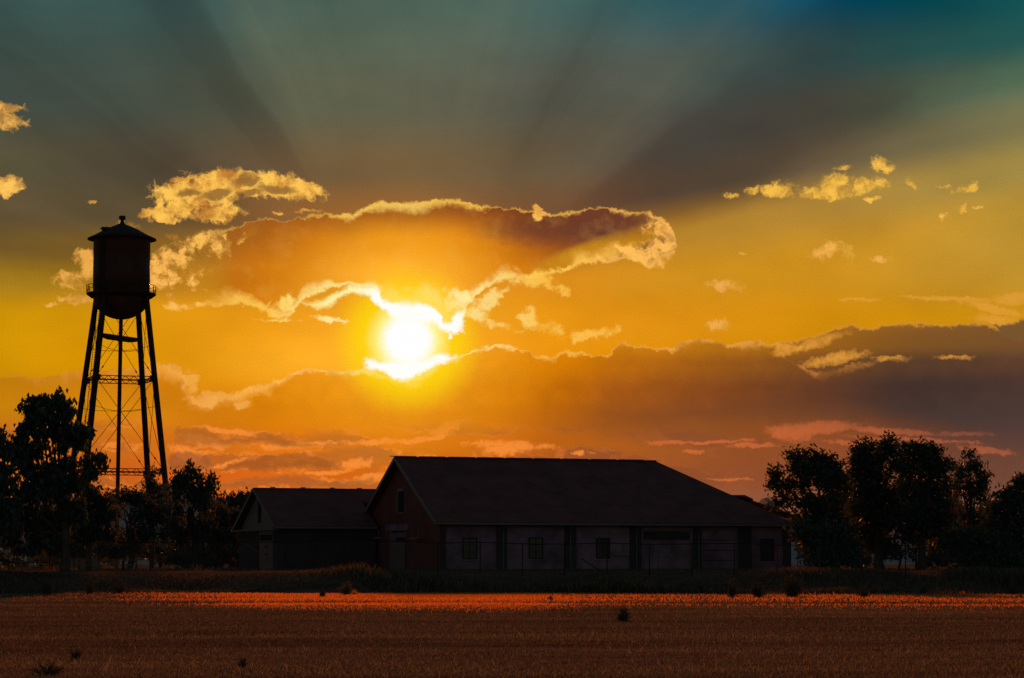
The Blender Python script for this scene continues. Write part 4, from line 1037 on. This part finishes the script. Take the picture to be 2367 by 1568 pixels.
tree('broadleaf_tree', 'low dark tree filling the gap left of the small building', 205, 500,
     [(500,1190,34,26),(540,1195,34,26),(480,1240,40,30),(530,1245,40,30),(490,1285,50,26),(545,1285,30,26)], 7, leaf=.17, dens=1.5, trunk_r=.16, group=GL)
tree('broadleaf_tree', 'dark shrubby tree in the deep shade behind the wooden crate', 200, 150,
     [(140,1240,50,26),(190,1262,40,26),(240,1280,50,24),(90,1280,40,26),(150,1290,60,20)], 8, leaf=.17, dens=1.5, trunk_r=.16, group=GL)
tree('broadleaf_tree', 'dark shrubby tree behind the tower feet', 215, 370,
     [(330,1270,50,26),(390,1280,50,26),(440,1285,40,24)], 9, leaf=.17, dens=1.5, trunk_r=.14, group=GL)
# right group
tree('broadleaf_tree', 'round dark tree nearest to the warehouse with a branch reaching left', 176, 1900,
     [(1796,1100,15,24),(1790,1124,14,14),(1818,1118,22,16),(1812,1150,18,14),(1800,1165,18,10),(1836,1060,18,22),(1850,1085,30,22),(1886,1062,30,22),(1916,1075,26,24),(1938,1092,18,22),(1895,1105,40,30),(1935,1125,34,24),(1850,1130,22,14),(1865,1165,40,16),(1905,1170,46,26),(1870,1200,40,22),(1930,1215,60,30),(1870,1240,34,26),(1890,1275,40,26),(1950,1260,40,34)], 30, leaf=.15, dens=1.7, trunk_r=.3, group=GR, fat=1.16, cl=.42)
tree('broadleaf_tree', 'tallest dark tree in the right-hand group', 184, 2030,
     [(1993,1035,18,20),(2013,1052,40,24),(2050,1032,30,20),(1983,1065,20,22),(1975,1095,20,26),(2025,1090,40,28),(2070,1060,20,30),(1995,1130,36,30),(2045,1135,44,34),(2010,1175,50,34),(2060,1190,40,34),(2000,1225,50,34),(2040,1262,36,20)], 31, leaf=.15, dens=1.7, trunk_r=.32, group=GR, fat=1.16, cl=.42)
tree('broadleaf_tree', 'broad dark tree with a flat top between the tallest and the narrow tree', 180, 2130,
     [(2105,1040,20,18),(2132,1046,26,24),(2160,1042,22,18),(2100,1075,26,26),(2150,1082,34,30),(2182,1078,20,26),(2110,1120,34,26),(2165,1125,36,34),(2130,1165,44,30),(2180,1175,30,34),(2140,1205,60,30),(2170,1235,44,30),(2100,1235,24,20)], 32, leaf=.15, dens=1.7, trunk_r=.28, group=GR, fat=1.16, cl=.42)
tree('broadleaf_tree', 'narrow pointed tree near the right edge', 190, 2245,
     [(2243,1052,12,16),(2240,1075,24,18),(2262,1090,22,20),(2222,1092,22,18),(2250,1115,36,24),(2278,1120,12,22),(2215,1128,16,20),(2240,1150,32,18),(2272,1155,14,12),(2225,1180,22,20),(2260,1200,34,26),(2240,1240,40,30)], 33, leaf=.14, dens=1.25, trunk_r=.2, group=GR, fat=1.1, upright=.8, cl=.32)
tree('broadleaf_tree', 'dark tree cut off by the right edge of the picture', 172, 2380,
     [(2360,1108,14,14),(2345,1125,20,12),(2375,1120,20,24),(2320,1142,26,14),(2355,1155,40,26),(2310,1175,30,26),(2350,1200,50,34),(2300,1215,30,34),(2340,1250,60,34)], 34, leaf=.15, dens=1.6, trunk_r=.26, group=GR, fat=1.16, cl=.42)
tree('broadleaf_tree', 'low bushy tree in front of the right-hand group, right of the gap', 170, 2230,
     [(2210,1250,34,30),(2260,1260,44,34),(2300,1270,40,30),(2230,1285,50,26),(2290,1295,60,20),(2350,1292,40,24)], 35, leaf=.15, dens=1.7, trunk_r=.16, group=GR, fat=1.16, cl=.42)
tree('broadleaf_tree', 'low bushy tree close to the right end of the warehouse', 168, 1900,
     [(1850,1230,26,26),(1880,1250,34,30),(1925,1240,40,30),(1900,1285,50,26),(1960,1270,34,30),(1950,1295,50,18)], 36, leaf=.15, dens=1.7, trunk_r=.16, group=GR, fat=1.16, cl=.42)
for i, (px, lab) in enumerate([(2043,'slim bare trunked young tree, left of two in the bright gap'),(2078,'slim young tree in the middle of the bright gap'),(2118,'slim young tree at the right side of the bright gap')]):
    tree('young_tree', lab, 186+i, px, [(px,1278-i*3,20,16),(px+6,1262,22,16),(px-10,1288,14,8)], 50+i, leaf=.13, dens=.8, trunk_r=.08, group='young trees in the gap', cl=.3)
tree('broadleaf_tree', 'dense dark tree in the back row behind the two tallest trees', 205, 1985,
     [(1957,1136,20,22),(1962,1160,28,24),(2088,1105,20,30),(2085,1150,30,30),(1960,1180,50,34),(2010,1200,50,30),(2080,1190,50,34),(1980,1235,60,34),(1930,1200,40,34),(2030,1238,34,22),(1990,1280,34,30),(2120,1200,50,34),(1945,1285,40,24)], 37, leaf=.16, dens=1.6, trunk_r=.2, group=GR, fat=1.1, cl=.36)
tree('broadleaf_tree', 'dense dark tree in the back row behind the narrow pointed tree', 206, 2210,
     [(2196,1145,18,22),(2198,1178,28,26),(2290,1178,22,20),(2170,1215,44,34),(2220,1225,50,34),(2280,1215,50,34),(2330,1215,44,30),(2180,1260,40,34),(2240,1265,60,34),(2310,1270,50,34),(2170,1292,26,18)], 38, leaf=.16, dens=1.6, trunk_r=.2, group=GR, fat=1.1, cl=.36)
# shrub masses that close the foot of both groups
sh = [(1990,182,26,'dark shrub under the round tree nearest the warehouse'),(2155,184,26,'dark shrub right of the young trees in the gap'),(20,176,34,'dark shrub at the left edge behind the picnic table'),(120,180,34,'dark shrub left of the wooden crate'),(410,192,30,'dark shrub below the spiky topped tree'),(470,190,34,'dark shrub between the spiky tree and the small building')]
for i, (px, D, hgt, lab) in enumerate(sh):
    tree('shrub', lab, D, px, [(px-20,1314-hgt*.6,22,hgt*.55),(px+18,1314-hgt*.55,24,hgt*.5),(px,1314-hgt*.9,26,hgt*.5)], 60+i, leaf=.12, dens=1.3, trunk_r=.05, cat='shrub', group='shrubs below the trees', cl=.28)

# ------------------------------------------------------------------ sun lamp
sd = bpy.data.lights.new('sun', 'SUN'); so = bpy.data.objects.new('sun', sd); C.objects.link(so)
sd.energy = 3.5; sd.angle = R(3.0); sd.color = (1, .23, .035)
LEL = R(10)
v = Vector((math.sin(SUNAZ)*math.cos(LEL), math.cos(SUNAZ)*math.cos(LEL), math.sin(LEL)))
so.rotation_euler = v.to_track_quat('Z', 'Y').to_euler(); so.location = (0, 0, 60)
for o in bpy.data.objects:
    if '_org' in o.keys(): del o['_org']
